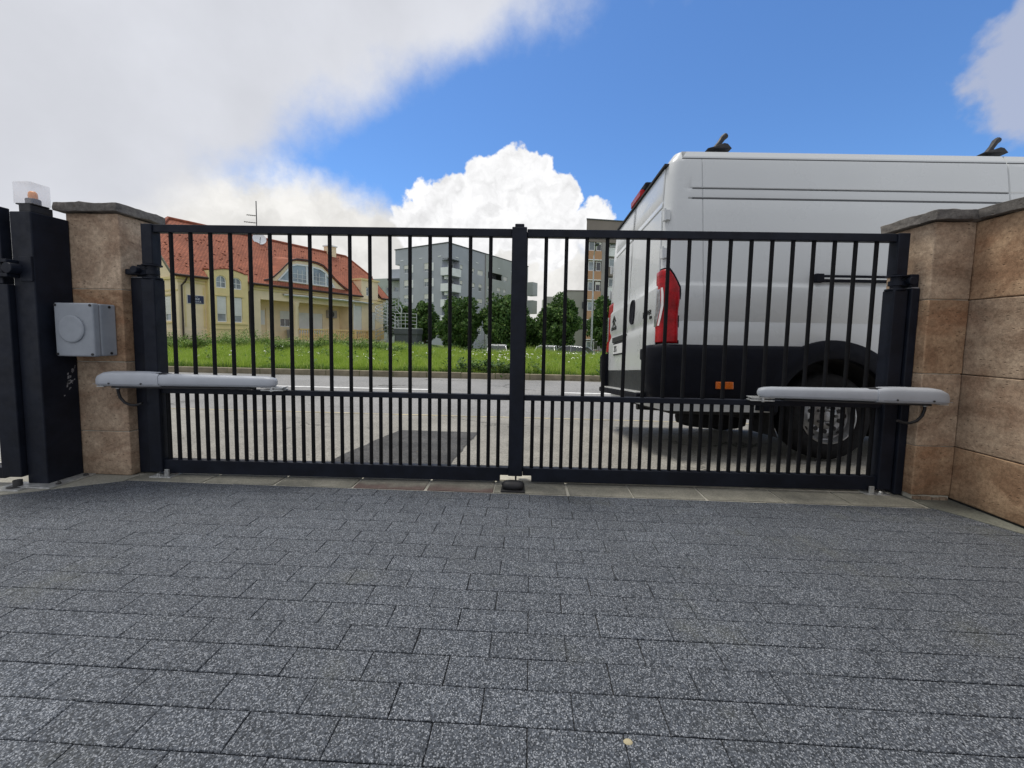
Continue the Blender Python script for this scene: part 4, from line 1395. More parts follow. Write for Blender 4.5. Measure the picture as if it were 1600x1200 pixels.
MB().box(on_rear(2.56) - .002, .24, .12, VW - .12, 2.553, 2.572).build('door_gap_seal', 'under', van)
hd = MB()
hp_ = []
for k in range(24):
    t = 2 * math.pi * k / 24
    hp_.append((.81 + .082 * math.copysign(abs(math.cos(t)) ** .7, math.cos(t)), 1.355 + .128 * math.copysign(abs(math.sin(t)) ** .7, math.sin(t))))
hd.loft([[(on_rear(z) - .001 + q, .81 + (v - .81) * k, 1.355 + (z - 1.355) * k) for v, z in hp_] for q, k in ((.012, 1.0), (-.008, 1.0), (-.012, .93), (-.004, .82), (-.004, .2))])
hd.build('door_handle', 'van_black', dn, smooth=30)
MB().box(ur_(1.1) - .052, ur_(1.1) - .01, 1.01, 1.55, 1.080, 1.145).build('plate_lamp_bar', 'van_grey', df, .008)
MB().box(on_rear(1.0) - .008, on_rear(1.0) + .01, 1.00, 1.54, .930, 1.072).build('plate_frame', 'van_black', df, .006)
MB().box(on_rear(1.0) - .011, on_rear(1.0) - .0085, 1.015, 1.525, .944, 1.058).build('licence_plate', 'plate', df, .002)
RM = Matrix(((0, 0, -1, 0), (-1, 0, 0, 0), (0, 1, 0, 0), (0, 0, 0, 1)))     # text x -> -v, y -> z, faces -u


def rear_text(body, size, v, z, parent, m='badge', name='lettering', sx=1.0):
    me = text_mesh(body, size, .002, m, name)
    me.transform(Matrix.Translation((on_rear(z) - .0135 if name == 'plate_lettering' else on_rear(z) - .003, v, z)) @ RM @ Matrix.Diagonal((sx, 1, 1, 1)))
    return share(name, me, parent)


rear_text('ZG', .095, 1.41, 1.0, df, name='plate_lettering')
rear_text('CITROËN', .062, 1.585, 1.262, df, sx=1.0)
rear_text('JUMPER', .062, .325, 1.272, dn, sx=1.15)
rear_text('HDi', .040, .235, 1.222, dn)
em = MB()
for k in range(2):
    z0 = 1.30 + k * .062
    for sg in (-1, 1):
        pl_ = [(0, z0 + .062), (0, z0 + .020), (sg * .075, z0 - .022), (sg * .075, z0 + .004)]
        em.add([(on_rear(1.35) - .006, 1.585 + a, b) for a, b in pl_] + [(on_rear(1.35) + .01, 1.585 + a, b) for a, b in pl_],
               [(0, 1, 2, 3), (7, 6, 5, 4), (0, 4, 5, 1), (1, 5, 6, 2), (2, 6, 7, 3), (3, 7, 4, 0)])
em.build('chevron_badge', 'badge', df)

# hinges on the near and far corners
for far in (False, True):
    for z in (2.09, 1.76):
        v_ = .060 if not far else VW - .060
        hm_ = MB().box(ur_(z) - .020, ur_(z) + .03, v_ - .022, v_ + .035, z - .045, z + .045)
        hm_.tube([(ur_(z) - .018, v_ - .02, z - .055), (ur_(z) - .018, v_ - .02, z + .055)], .012, 8)
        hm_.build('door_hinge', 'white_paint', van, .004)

# tail lights wrap round the corners
for far in (False, True):
    lm = MB()
    zz = [.980, .990, 1.05, 1.2, 1.35, 1.45, 1.52, 1.57, 1.605, 1.62]
    rg = []
    for i, z in enumerate(zz):
        sa = -.125 if not far else -.262
        sb_ = .118 if z < 1.40 else .118 - .10 * ((z - 1.40) / .22) ** 1.8
        of = .016 if 0 < i < len(zz) - 1 else .0
        row = []
        for k in range(15):
            s = lerp(sa, sb_, k / 14)
            o_ = of if 0 < k < 14 else .0
            row.append(corner(s, z, o_ + .004, far))
        rg.append(row)
    lm.loft(rg, False, False)
    tl = lm.build('tail_light', 'red', van, smooth=50)
    bd = MB()
    rg = []
    for z in (.972, 1.2, 1.40, 1.46, 1.52, 1.57, 1.61, 1.632):
        sb_ = .128 if z < 1.41 else .128 - .10 * ((z - 1.41) / .22) ** 1.8
        rg.append([corner(lerp(sa - .012, sb_, k / 14), z, .003, far) for k in range(15)])
    bd.loft(rg, False, False)
    bd.build('lens_surround', 'van_black', tl, smooth=50)
    rv = MB()
    rg = []
    for i, z in enumerate((1.12, 1.13, 1.2, 1.3, 1.40, 1.445, 1.452)):
        sa, sb_ = -.116, -.046 + (.022 * (1 - ((z - 1.31) / .18) ** 2))
        rg.append([corner(lerp(sa, sb_, k / 6), z, .023 if (0 < i < 6 and 0 < k < 6) else .018, far) for k in range(7)])
    rv.loft(rg, False, False)
    rv.build('reversing_lamp', 'clear_lens', tl, smooth=50)
    pe = MB()
    rg = []
    for z in (1.13, 1.2, 1.3, 1.40, 1.445, 1.455):
        s0 = -.041 + (.022 * (1 - ((z - 1.31) / .18) ** 2))
        rg.append([corner(s0 + q, z, .024, far) for q in (0, .010, .018)])
    pe.loft(rg, False, False)
    pe.build('lens_edge', 'pale_lens', tl, smooth=50)

sr = MB().box(.555, .705, -.046, -.034, .596, .657).build('side_marker', 'amber', van, .006)
# high brake light and roof fittings
bl = MB().box(.175, .25, .86, 1.22, 2.60, 2.68)
bl.build('brake_light', 'red', van, .015)
MB().box(.215, .31, .82, 1.26, 2.66, 2.745).build('brake_light_housing', 'van_black', van, .02)
for u in (.68, 3.14):
    rb = MB()
    rb.prism([(u - .12, 2.742), (u + .085, 2.742), (u + .10, 2.742), (u + .062, 2.785), (u + .03, 2.792), (u - .05, 2.762)], .16, .30)
    rb.tube([(u - .05, .22, 2.742), (u + .01, .22, 2.815), (u + .045, .22, 2.868), (u + .075, .22, 2.892)], [.022, .022, .026, .026], 10)
    rb.build('roof_bar_foot', 'black', van, .008)
    cbm = MB().tube([(u + .045, .24, 2.795), (u + .045, VW - .24, 2.795)], .026, 10)
    cbm.build('roof_bar', 'black', van, smooth=50)
    rb2 = MB()
    rb2.prism([(u - .12, 2.742), (u + .085, 2.742), (u + .10, 2.742), (u + .062, 2.785), (u - .05, 2.762)], VW - .30, VW - .16)
    rb2.build('roof_bar_foot', 'black', van, .008)
# dark strips: sealer in the roof ditch, painted shade in the pressed flank grooves
for z, u0_, u1_, hh in ((2.5985, .30, 3.108, .004), (2.5985, 3.122, 3.9, .004), (2.3285, .385, 3.108, .0028), (2.240, .385, 3.108, .0055)):
    g_ = MB()
    dep = .004
    g_.box(u0_, u1_, vs_(z) + .0005, vs_(z) + .012, z - hh, z + hh)
    g_.build('ditch_seal_groove_shade', 'seal_shade', van)
# sliding door rail
rl = MB().box(1.41, 3.10, -.006, .024, 1.522, 1.580)
rl.build('sliding_door_rail', 'van_black', van, .003)
MB().box(1.405, 1.475, -.020, .024, 1.515, 1.588).build('rail_end_stop', 'van_black', van, .006)
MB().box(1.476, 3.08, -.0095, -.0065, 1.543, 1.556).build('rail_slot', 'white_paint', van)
# underbody, spare wheel, springs
MB().box(.25, 5.6, .16, VW - .16, .36, .50).build('underbody', 'under', van, .02)
MB().lathe([(.10, .20), (.27, .19), (.325, .215), (.335, .27), (.325, .335), (.1, .345)], 32, Matrix.Translation((.90, .78, 0))).build('spare_wheel', 'tyre', van, smooth=45)
MB().tube([(.55, .30, .42), (1.0, .30, .34), (1.57, .30, .26), (2.2, .30, .40)], .028, 8).build('leaf_spring', 'under', van)
MB().tube([(.3, 1.3, .33), (1.3, 1.3, .30), (2.2, 1.25, .33)], .035, 10).build('exhaust_pipe', 'dark_steel', van, smooth=50)
MB().tube([(WU, .1, WZ), (WU, VW - .1, WZ)], .06, 12).build('axle', 'under', van, smooth=50)
# cab glass and mirror (mostly beyond the frame)
wm = MB()
wm.add([(5.42, .30, 1.46), (5.42, VW - .30, 1.46), (4.62, VW - .36, 2.27), (4.62, .36, 2.27)], [(0, 1, 2, 3)])
wm.v = [(u + .03, v, z + .03) for u, v, z in wm.v]
wm.build('windscreen', 'dark_pane', van)
for far in (False, True):
    sw = MB()
    q = [(4.05, -.004, 1.56), (5.0, -.004, 1.50), (4.72, .02, 1.86), (4.42, .034, 2.18), (4.05, .034, 2.2)]
    if far:
        q = [(u, VW - v, z) for u, v, z in q]
    sw.add(q, [(0, 1, 2, 3, 4)])
    sw.build('cab_window', 'dark_pane', van)
    mr = MB().box(4.75, 4.93, -.26, -.06, 1.45, 1.80)
    mr.box(4.82, 4.88, -.10, .02, 1.5, 1.6)
    if far:
        mr.v = [(u, VW - v, z) for u, v, z in mr.v]
    mr.build('wing_mirror', 'van_black', van, .03)

# ------------------------------------------------------------------ the yellow house
HO = (-20.555, 23.103, 0)
HA = rad(64.565)
house = thing('house', 'yellow house with steep red tiled roof beyond the meadow', 'house', HO, HA)
PZ = .2
FL, EZ = .42, 4.20


def roofz(w):
    return EZ + .909 * (w + .40)


w = MB()
# flank facing the street, left of the bay, with panel reliefs
w.panel(0, 1.42, -.4, 4.25, 0)
w.panel(3.74, 4.72, -.4, 4.25, 0)
# gable wall with two windows
GT = lambda x, y, z: (y, x, z)
w.panel(0, 8, -.4, 4.25, 0, [(.95, 1.75, 1.55, 3.0), (5.2, 6.4, 1.55, 3.0)], .14, GT)
w.add([(0, 0, 4.25), (0, 8, 4.25), (0, 6.1, 6.28), (0, 1.9, 6.28)], [(0, 1, 2, 3)])
# porch: back wall, returns, ceiling
w.panel(4.72, 12.42, -.4, 3.35, 1.6, [(5.55, 6.05, .45, 2.72), (7.10, 7.90, 1.40, 2.58), (8.64, 10.76, .9, 2.54)], .12)
w.add([(4.72, 0, -.4), (4.72, 1.6, -.4), (4.72, 1.6, 3.35), (4.72, 0, 3.35)], [(0, 1, 2, 3)])
w.add([(12.42, 0.05, -.4), (12.42, 1.6, -.4), (12.42, 1.6, 3.35), (12.42, .05, 3.35)], [(0, 1, 2, 3)])
w.add([(4.72, 0, 3.35), (12.42, 0, 3.35), (12.42, 1.6, 3.35), (4.72, 1.6, 3.35)], [(0, 1, 2, 3)])
w.box(4.72, 12.42, -.02, .34, 3.20, 3.345)
w.panel(4.72, 12.42, 3.345, 4.25, 0)
w.box(4.72, 16, -.3, 1.6, -.4, FL - .05)
# right part of the front, far gable, back
w.panel(12.42, 16, -.4, 4.25, .05, [(12.56, 13.52, .95, 3.36), (14.58, 15.06, 1.0, 2.92)], .12)
w.add([(16, .05, -.4), (16, 8, -.4), (16, 8, 4.25), (16, 6.1, 6.28), (16, 1.9, 6.28), (16, .05, 4.25)], [(0, 1, 2, 3, 4, 5)])
w.add([(0, 8, -.4), (16, 8, -.4), (16, 8, 4.25), (0, 8, 4.25)], [(0, 1, 2, 3)])
wall = w.build('wall', 'stucco', house)
pl_ = MB()
pl_.box(-.03, 1.42, -.04, 0, -.4, 1.02)
pl_.box(-.04, -.001, .0, 8, -.4, 1.0)
pl_.build('plinth', 'stucco', house)
# mouldings
mo = MB()
for a, b in ((-.06, 1.46), (3.72, 13.3)):
    mo.box(a, b, -.16, -.002, 3.98, 4.12)
    mo.box(a, b, -.09, -.003, 3.80, 3.90)
mo.box(-.12, -.002, -.1, 8, 3.98, 4.12)
mo.box(13.2, 16.1, -.10, .048, 3.70, 3.86)
mo.box(15.3, 16.1, -.18, .047, 3.94, 4.12)
mo.box(.30, .36, -.03, -.002, 1.2, 3.6)
mo.box(1.26, 1.32, -.03, -.002, 1.2, 3.6)
mo.build('cornice', 'stucco_y', house)
# projecting bay with curved parapet and two pairs of windows
by = MB()
prof = [(1.42, -.4), (3.74, -.4)]
top = [(3.74, 4.62), (3.60, 4.64)] + [(3.50 - k * .092, 4.66 + .20 * math.sin(math.pi * k / 20)) for k in range(21)] + [(1.60, 4.66), (1.42, 4.66)]
AR = []


def arch_hole(x0, x1, z0, z1, n=10):
    r = (x1 - x0) / 2
    cx = (x0 + x1) / 2
    return [(x0, z0), (x1, z0)] + [(cx + r * math.cos(math.pi * k / n), z1 - r + r * math.sin(math.pi * k / n)) for k in range(n + 1)]


YB = -.34
by.panel(1.42, 3.74, -.4, 3.60, YB, [(1.86, 2.42, 1.55, 3.15), (2.72, 3.36, 1.55, 3.15)], .16)
# upper wall with arched openings, built as vertical strips
def strips(mb, x0, x1, z0, topf, archs, y, n=64):
    xs = sorted({x0, x1, *[lerp(x0, x1, k / n) for k in range(n + 1)], *[a[0] for a in archs], *[a[1] for a in archs]})
    for a, b in zip(xs, xs[1:]):
        m_ = (a + b) / 2
        h = [q for q in archs if q[0] < m_ < q[1]]
        if h:
            xa, xb, za, zb = h[0]
            r = (xb - xa) / 2
            cx = (xa + xb) / 2
            f = lambda x: zb - r + math.sqrt(max(0, r * r - (x - cx) ** 2))
            mb.add([(a, y, z0), (b, y, z0), (b, y, za), (a, y, za)], [(0, 1, 2, 3)])
            mb.add([(a, y, f(a)), (b, y, f(b)), (b, y, topf(b)), (a, y, topf(a))], [(0, 1, 2, 3)])
            mb.add([(a, y, f(a)), (b, y, f(b)), (b, y + .16, f(b)), (a, y + .16, f(a))], [(0, 1, 2, 3)])
            mb.add([(a, y, za), (b, y, za), (b, y + .16, za), (a, y + .16, za)], [(0, 1, 2, 3)])
        else:
            mb.add([(a, y, z0), (b, y, z0), (b, y, topf(b)), (a, y, topf(a))], [(0, 1, 2, 3)])
    for xa, xb, za, zb in archs:
        for x in (xa, xb):
            mb.add([(x, y, za), (x, y, zb - (xb - xa) / 2), (x, y + .16, zb - (xb - xa) / 2), (x, y + .16, za)], [(0, 1, 2, 3)])


ptop = lambda x: 4.66 + .20 * math.sin(math.pi * min(1, max(0, (x - 1.62) / 1.92)))
strips(by, 1.42, 3.74, 3.60, ptop, [(1.84, 2.44, 3.66, 4.43), (2.72, 3.36, 3.66, 4.40)], YB)
tops = [lerp(1.42, 3.74, k / 24) for k in range(25)]
by.loft([[(x, YB, ptop(x)) for x in tops], [(x, .75, ptop(x)) for x in tops]], False, False)
by.add([(1.42, YB, -.4), (1.42, .75, -.4), (1.42, .75, 4.66), (1.42, YB, 4.66)], [(0, 1, 2, 3)])
by.add([(3.74, YB, -.4), (3.74, .75, -.4), (3.74, .75, 4.66), (3.74, YB, 4.66)], [(0, 1, 2, 3)])
by.add([(1.42, .75, 3.6), (3.74, .75, 3.6), (3.74, .75, 4.66), (1.42, .75, 4.66)], [(0, 1, 2, 3)])
bay = by.build('bay', 'stucco_y', house)
sl_ = MB()
sl_.box(1.50, 3.66, YB - .08, YB - .002, 1.42, 1.50)
sl_.box(1.50, 3.66, YB - .05, YB - .002, 1.10, 1.16)
for xa, xb in ((1.86, 2.42), (2.72, 3.36)):
    sl_.box(xa - .08, xb + .08, YB - .05, YB - .0025, 3.17, 3.25)
sl_.build('window_moulding', 'stucco_y', house)
pcap = MB()
pcap.loft([[(x, YB - .06, ptop(x) + .002) for x in tops], [(x, YB - .06, ptop(x) + .06) for x in tops], [(x, .2, ptop(x) + .06) for x in tops]], False, False)
pcap.build('parapet_cap', 'ridge', house)


def win(parent, x0, x1, z0, z1, y, shut=None, mull=1, bars=0, m='upvc', T=None, glass='pane', fr=.055):
    """window part > frame, pane, shutter; y is the plane of the frame front"""
    f = MB()
    T = T or (lambda *q: q)
    f.box(x0, x1, y, y + .06, z0, z0 + fr, T)
    f.box(x0, x1, y, y + .06, z1 - fr, z1, T)
    f.box(x0, x0 + fr, y + .001, y + .061, z0 + fr, z1 - fr, T)
    f.box(x1 - fr, x1, y + .001, y + .061, z0 + fr, z1 - fr, T)
    for k in range(1, mull + 1):
        xm = lerp(x0, x1, k / (mull + 1))
        f.box(xm - .025, xm + .025, y + .002, y + .058, z0 + fr, z1 - fr, T)
    for k in range(1, bars + 1):
        zm = lerp(z0, z1, k / (bars + 1))
        f.box(x0 + fr, x1 - fr, y + .003, y + .056, zm - .018, zm + .018, T)
    o = f.build('window', m, parent)
    zt = z1 - fr if shut is None else shut
    if zt > z0 + fr:
        MB().box(x0 + fr, x1 - fr, y + .03, y + .04, z0 + fr, zt, T).build('pane', glass, o)
    if shut is not None:
        s = MB()
        nsl = max(3, int((z1 - shut) / .09))
        for k in range(nsl):
            a, b = lerp(shut, z1 - .02, k / nsl), lerp(shut, z1 - .02, (k + 1) / nsl)
            s.box(x0 + .02, x1 - .02, y - .03 - (.008 if k % 2 else 0), y - .004, a, b - .004, T)
        s.build('roller_shutter', 'shutter', o)
    return o


win(house, 1.86, 2.42, 1.55, 3.15, YB + .08, 2.06, 0)
win(house, 2.72, 3.36, 1.55, 3.15, YB + .08, 1.98, 0)


def arch_win(parent, x0, x1, z0, z1, y, nb=2, T=None):
    r, cx = (x1 - x0) / 2, (x0 + x1) / 2
    T = T or (lambda *q: q)
    ol = arch_hole(x0, x1, z0, z1, 14)
    il = [(cx + (x - cx) * (1 - .055 / r), z0 + .06 + (z - z0) * (1 - .11 / (z1 - z0))) for x, z in ol]
    f = MB()
    f.loft([[T(x, y + .06, z) for x, z in ol], [T(x, y, z) for x, z in ol], [T(x, y, z) for x, z in il], [T(x, y + .06, z) for x, z in il]], False)
    f.box(cx - .018, cx + .018, y + .004, y + .05, z0 + .05, z1 - .05, T)
    zb = z0 + (z1 - z0) * .48
    f.box(x0 + .05, x1 - .05, y + .006, y + .048, zb - .015, zb + .015, T)
    o = f.build('arched_window', 'upvc', parent)
    MB().add([T(x, y + .03, z) for x, z in il], [tuple(range(len(il)))]).build('pane', 'pane', o)
    return o


arch_win(house, 1.84, 2.44, 3.66, 4.43, YB + .06)
arch_win(house, 2.72, 3.36, 3.66, 4.40, YB + .06)
win(house, .95, 1.75, 1.55, 3.0, .06, 1.95, 0, T=GT)
win(house, 5.2, 6.4, 1.55, 3.0, .06, 2.6, 1, T=GT)
gs = MB()
gs.box(-.06, -.003, .85, 1.85, 1.40, 1.47)
gs.box(-.05, -.003, .85, 1.85, 3.06, 3.14)
gs.box(-.04, -.003, .0, 8, 3.30, 3.38)
gs.build('window_moulding', 'stucco_y', house)
# porch openings
dr = MB().box(5.55, 6.05, 1.66, 1.70, .45, 2.72)
drp = dr.build('door', 'stucco', house, label='cream front door in the shade of the porch')
MB().box(5.62, 5.98, 1.65, 1.66, 1.5, 2.55).build('door_panel', 'upvc', drp)
MB().box(5.60, 5.63, 1.60, 1.66, 1.35, 1.50).build('door_handle', 'dark_steel', drp)
win(house, 7.10, 7.90, 1.40, 2.58, 1.64, 1.97, 1, 1, glass='dark_pane')
win(house, 8.64, 10.76, .9, 2.54, 1.66, .98, 1)
win(house, 12.56, 13.52, .95, 3.36, .12, 1.02, 0)
win(house, 14.58, 15.06, 1.0, 2.92, .12, 1.08, 0)
c_ = MB()
c_.lathe([(.235, FL), (.235, FL + .2), (.19, FL + .24), (.185, 2.9), (.22, 2.96), (.24, 3.08), (.24, 3.2)], 20, Matrix.Translation((7.33, .06, 0)))
c_.build('porch_column', 'stucco', house, smooth=40)
for s_, w_, zb in ((.14, -.10, .2), (3.92, -.10, .2)):
    dp_ = MB()
    dp_.tube([(s_ + .18, w_ - .26, 4.10), (s_ + .12, w_ - .18, 3.85), (s_, w_, 3.6), (s_, w_, 2.5), (s_, w_, zb)], .05, 8)
    dp_.build('downpipe', 'brown', house, smooth=50)
MB().tube([(12.50, -.12, 3.5), (12.50, -.12, .5)], .06, 8).build('white_pipe', 'upvc', house)
# balustrade
bal = MB().lathe([(.05, 0), (.05, .05), (.03, .08), (.062, .22), (.055, .32), (.026, .48), (.026, .52), (.05, .55), (.05, .60)], 8).mesh('baluster', 'stucco_o', 40)
rail = MB()
rail.box(7.40, 12.40, -.32, -.12, 1.17, 1.27)
rail.box(12.55, 15.75, -.32, -.12, 1.17, 1.27)
rail.box(7.40, 15.75, -.32, -.12, .45, .56)
rail.box(10.28, 10.46, -.31, -.13, .56, 1.17)
rail.box(12.36, 12.58, -.33, -.11, .45, 1.30)
rail.box(13.85, 15.75, -.30, -.14, .56, 1.17)
rail.build('balustrade_rail', 'stucco_o', house)
x = 7.55
while x < 13.8:
    if not (10.2 < x < 10.55 or 12.3 < x < 12.7):
        share('baluster', bal, house, (x, -.22, .565))
    x += .205
# canopy edge over the terrace
ca = MB()
sg_ = [(lerp(6.3, 14.6, k / 30), -.15 - .55 * math.sin(math.pi * k / 30) ** .5) for k in range(31)]
ca.loft([[(s_, 0.0, 3.64) for s_, w_ in sg_], [(s_, w_, 3.58) for s_, w_ in sg_], [(s_, w_, 3.70) for s_, w_ in sg_], [(s_, 0.0, 3.74) for s_, w_ in sg_]], False, False)
ca.build('terrace_canopy', 'canopy', house)
cg = MB().tube([(s_, w_ - .03, 3.66) for s_, w_ in sg_], .035, 6)
cg.build('canopy_gutter', 'upvc', house)

# roof
brk = sorted({-.40, 1.30, 1.40, 1.401, 3.76, 3.761, 13.25, 13.251, 15.42, 15.421, 15.2, 16.4, *[lerp(-.4, 16.4, k / 20) for k in range(21)]})


def wlo(s_):
    return .30 if 1.4005 < s_ < 3.7605 else (.22 if 13.2505 < s_ < 15.4205 else -.40)


def whi(s_):
    if s_ < 1.30:
        return 1.9 + (s_ + .4) / 1.7 * 2.1
    if s_ > 15.2:
        return 1.9 + (16.4 - s_) / 1.2 * 2.1
    return 4.0


rf = MB()
for a, b in zip(brk, brk[1:]):
    m_ = (a + b) / 2
    lo = wlo(m_)
    p = [(a, lo, roofz(lo)), (b, lo, roofz(lo)), (b, whi(b), roofz(whi(b))), (a, whi(a), roofz(whi(a)))]
    q = [(u, v, z - .13) for u, v, z in p]
    rf.add(p, [(0, 1, 2, 3)])
    rf.add(q, [(3, 2, 1, 0)])
    rf.add(p[:2] + q[:2], [(0, 2, 3, 1)])
    # back slope
    pb = [(u, 8 - v if v > .5 else 8.4, z if v > .5 else roofz(-.4)) for u, v, z in p]
    rf.add(pb, [(3, 2, 1, 0)])
for s0, s1 in ((-.4, 1.30), (16.4, 15.2)):
    rf.add([(s0, 1.9, roofz(1.9)), (s0, 6.1, roofz(1.9)), (s1, 4, roofz(4.0))], [(0, 1, 2)])
for s0 in (-.4, 16.4):
    rf.add([(s0, -.4, roofz(-.4)), (s0, 1.9, roofz(1.9)), (s0, 1.9, roofz(1.9) - .14), (s0, -.4, roofz(-.4) - .14)], [(0, 1, 2, 3)])
roof = rf.build('roof', 'tile', house, fix=False)
rg_ = MB()
rg_.tube([(1.28, 4, roofz(4) + .02), (15.2, 4, roofz(4) + .02)], .10, 8)
for s0, s1 in ((-.42, 1.30), (16.42, 15.2)):
    rg_.tube([(s0, 1.88, roofz(1.9) + .02), (s1, 4, roofz(4) + .02)], .085, 8)
    rg_.tube([(s0, 6.12, roofz(1.9) + .02), (s1, 4, roofz(4) + .02)], .085, 8)
rg_.build('ridge_tiles', 'ridge', roof)
fa = MB()
for a, b in ((-.42, 1.38), (3.78, 13.22), (15.44, 16.42)):
    fa.tube([(a, -.45, roofz(-.4) - .04), (b, -.45, roofz(-.4) - .04)], .07, 8)
fa.build('eaves_gutter', 'brown', roof)
for s0 in (-.44, 16.42):
    vg = MB()
    vg.prism([(-.42, roofz(-.4) - .20), (-.42, roofz(-.4) - .0), (1.9, roofz(1.9)), (6.1, roofz(1.9)), (8.4, roofz(-.4)), (8.4, roofz(-.4) - .2), (6.1, roofz(1.9) - .22), (1.9, roofz(1.9) - .22)],
             s0, s0 + .035, lambda x, y, z: (y, x, z))
    vg.build('verge_board', 'olive', roof)
sgm = MB()
r_ = random.Random(9)
for k in range(130):
    s_, w_ = r_.uniform(-.2, 7.5), r_.uniform(.1, 3.0)
    if s_ > 4.9 and w_ < 2.4:
        continue
    z_ = roofz(w_)
    sgm.box(s_ - .05, s_ + .05, w_ - .03, w_ + .02, z_ - .02, z_ + .032)
for k in range(30):
    s_, w_ = r_.uniform(7.5, 16), r_.uniform(1.9, 3.8)
    sgm.box(s_ - .05, s_ + .05, w_ - .05, w_ + .02, roofz(w_) - .02, roofz(w_) + .03)
tag(sgm.build('snow_guards', 'tile_dark', roof), kind='stuff')

# wide dormer
DW = .02
ol = [(4.95, 4.40), (5.35, 4.52), (5.7, 4.80), (6.1, 5.18), (6.55, 5.68), (6.95, 6.08), (7.4, 6.24), (8.3, 6.30), (9.1, 6.25), (9.65, 6.12), (10.15, 5.74), (10.65, 5.26), (11.1, 4.94), (11.5, 4.70), (11.9, 4.52), (12.25, 4.40)]
dm = MB()
dm.prism(ol + [(12.25, 4.2), (4.95, 4.2)], DW, DW + .15)
dorm = dm.build('dormer', 'stucco', house)
dr_ = MB()
oo = [(s_, z + .02) for s_, z in ol]
oo2 = [(s_, z + .14) for s_, z in ol]
dr_.loft([[(s_, DW - .12, z) for s_, z in oo], [(s_, DW - .12, z) for s_, z in oo2], [(s_, 3.3, z + .45) for s_, z in oo2]], False, False)
dr_.loft([[(s_, DW - .12, z) for s_, z in oo], [(s_, DW + .1, z) for s_, z in oo]], False, False)
dr_.build('dormer_roof', 'tile', dorm)
df_ = MB()
df_.loft([[(s_, DW - .15, z - .07) for s_, z in oo2], [(s_, DW - .15, z + .02) for s_, z in oo2], [(s_, DW - .11, z + .03) for s_, z in oo2], [(s_, DW - .11, z - .07) for s_, z in oo2]], False, False)
df_.build('dormer_fascia', 'brown', dorm)
wpoly = [(5.92, 4.62), (10.72, 4.62), (9.92, 5.72), (9.45, 5.96), (8.3, 6.06), (7.4, 6.02), (6.98, 5.88)]
cx, cz = 8.32, 5.22
ip = [(cx + (x - cx) * .93, cz + (z - cz) * .86) for x, z in wpoly]
fw_ = MB()
fw_.loft([[(x, DW - .02, z) for x, z in wpoly], [(x, DW - .10, z) for x, z in wpoly], [(x, DW - .10, z) for x, z in ip], [(x, DW - .02, z) for x, z in ip]], False)
for x, zt in ((7.02, 5.72), (8.22, 5.92), (8.70, 5.91), (9.85, 5.62)):
    fw_.box(x - .055, x + .055, DW - .095, DW - .03, 4.66, zt)
for z in (4.95, 5.28):
    for a, b in ((7.02, 8.22), (8.70, 9.85)):
        fw_.box(a, b, DW - .07, DW - .035, z - .012, z + .012)
for x in (7.48, 7.84, 9.0, 9.3):
    fw_.box(x - .012, x + .012, DW - .069, DW - .034, 4.66, 5.6)
dwn = fw_.build('dormer_window', 'upvc', dorm)
MB().add([(x, DW - .045, z) for x, z in ip], [tuple(range(len(ip)))]).build('pane', 'pane', dwn)
rp = MB()
rp.add([(5.0, DW - .32, 4.22), (12.2, DW - .32, 4.22), (12.2, DW - .01, 4.50), (5.0, DW - .01, 4.50)], [(0, 1, 2, 3)])
rp.build('dormer_apron', 'tile', dorm)
# wall dormer at the right
wd = MB()
wd.panel(13.42, 15.30, 4.0, 5.62, -.02, [(13.95, 14.45, 4.30, 5.05)], .1)
wd.add([(13.42, -.02, 4.0), (13.42, 2.2, 4.0), (13.42, 2.2, 5.62), (13.42, -.02, 5.62)], [(0, 1, 2, 3)])
wd.add([(15.30, -.02, 4.0), (15.30, 2.2, 4.0), (15.30, 2.2, 5.62), (15.30, -.02, 5.62)], [(0, 1, 2, 3)])
wdo = wd.build('wall_dormer', 'stucco', house)
MB().box(13.30, 15.42, -.14, 2.2, 5.62, 5.76).build('dormer_cornice', 'stucco_y', wdo)
aw = arch_win(wdo, 13.95, 14.45, 4.30, 5.05, .02)
ch = MB().box(13.05, 13.80, 3.6, 4.3, 7.7, 8.72)
cho = ch.build('chimney', 'stucco', house)
MB().box(12.97, 13.88, 3.52, 4.38, 8.72, 8.84).build('chimney_cap', 'apt_l', cho)


def on_house(s_, w_, z):
    p = Matrix.Translation(HO) @ Matrix.Rotation(HA, 4, 'Z') @ Vector((s_, w_, z))
    return p


# things fixed to the house
sign = thing('street_sign', 'navy blue street sign with white lettering on the yellow house', 'sign', on_house(.86, -.03, 2.84), HA)
MB().box(-.42, .42, -.02, .02, -.235, .235).build('sign_plate', 'navy', sign)
MB().box(-.445, .445, -.012, .025, -.26, .26).build('sign_edge', 'shutter', sign)
TX = Matrix(((1, 0, 0, 0), (0, 0, -1, 0), (0, 1, 0, 0), (0, 0, 0, 1)))
for body_, sz, x, z in (('ULICA', .07, .03, .165), ('BNE', .15, .07, .03), ('CESTA', .15, .06, -.13)):
    me = text_mesh(body_, sz, .003, 'white', 'lettering')
    me.transform(Matrix.Translation((x, -.022, z)) @ TX)
    share('lettering', me, sign)
ac = thing('air_conditioner', 'grey air conditioner unit on the shaded porch wall', 'air conditioner', on_house(11.5, 1.42, 2.55), HA)
MB().box(-.42, .42, -.16, .17, -.32, .32).build('casing', 'greyp', ac, .02)
MB().lathe([(.24, 0), (.24, .012), (.22, .012), (.05, .004)], 20, Matrix.Translation((-.1, -.161, 0)) @ Matrix.Rotation(rad(90), 4, 'X')).build('fan_grille', 'dark_steel', ac, smooth=40)
bn = thing('storage_bin', 'blue grey bin standing on the porch beneath the window', 'bin', on_house(7.75, 1.15, FL - .05), HA)
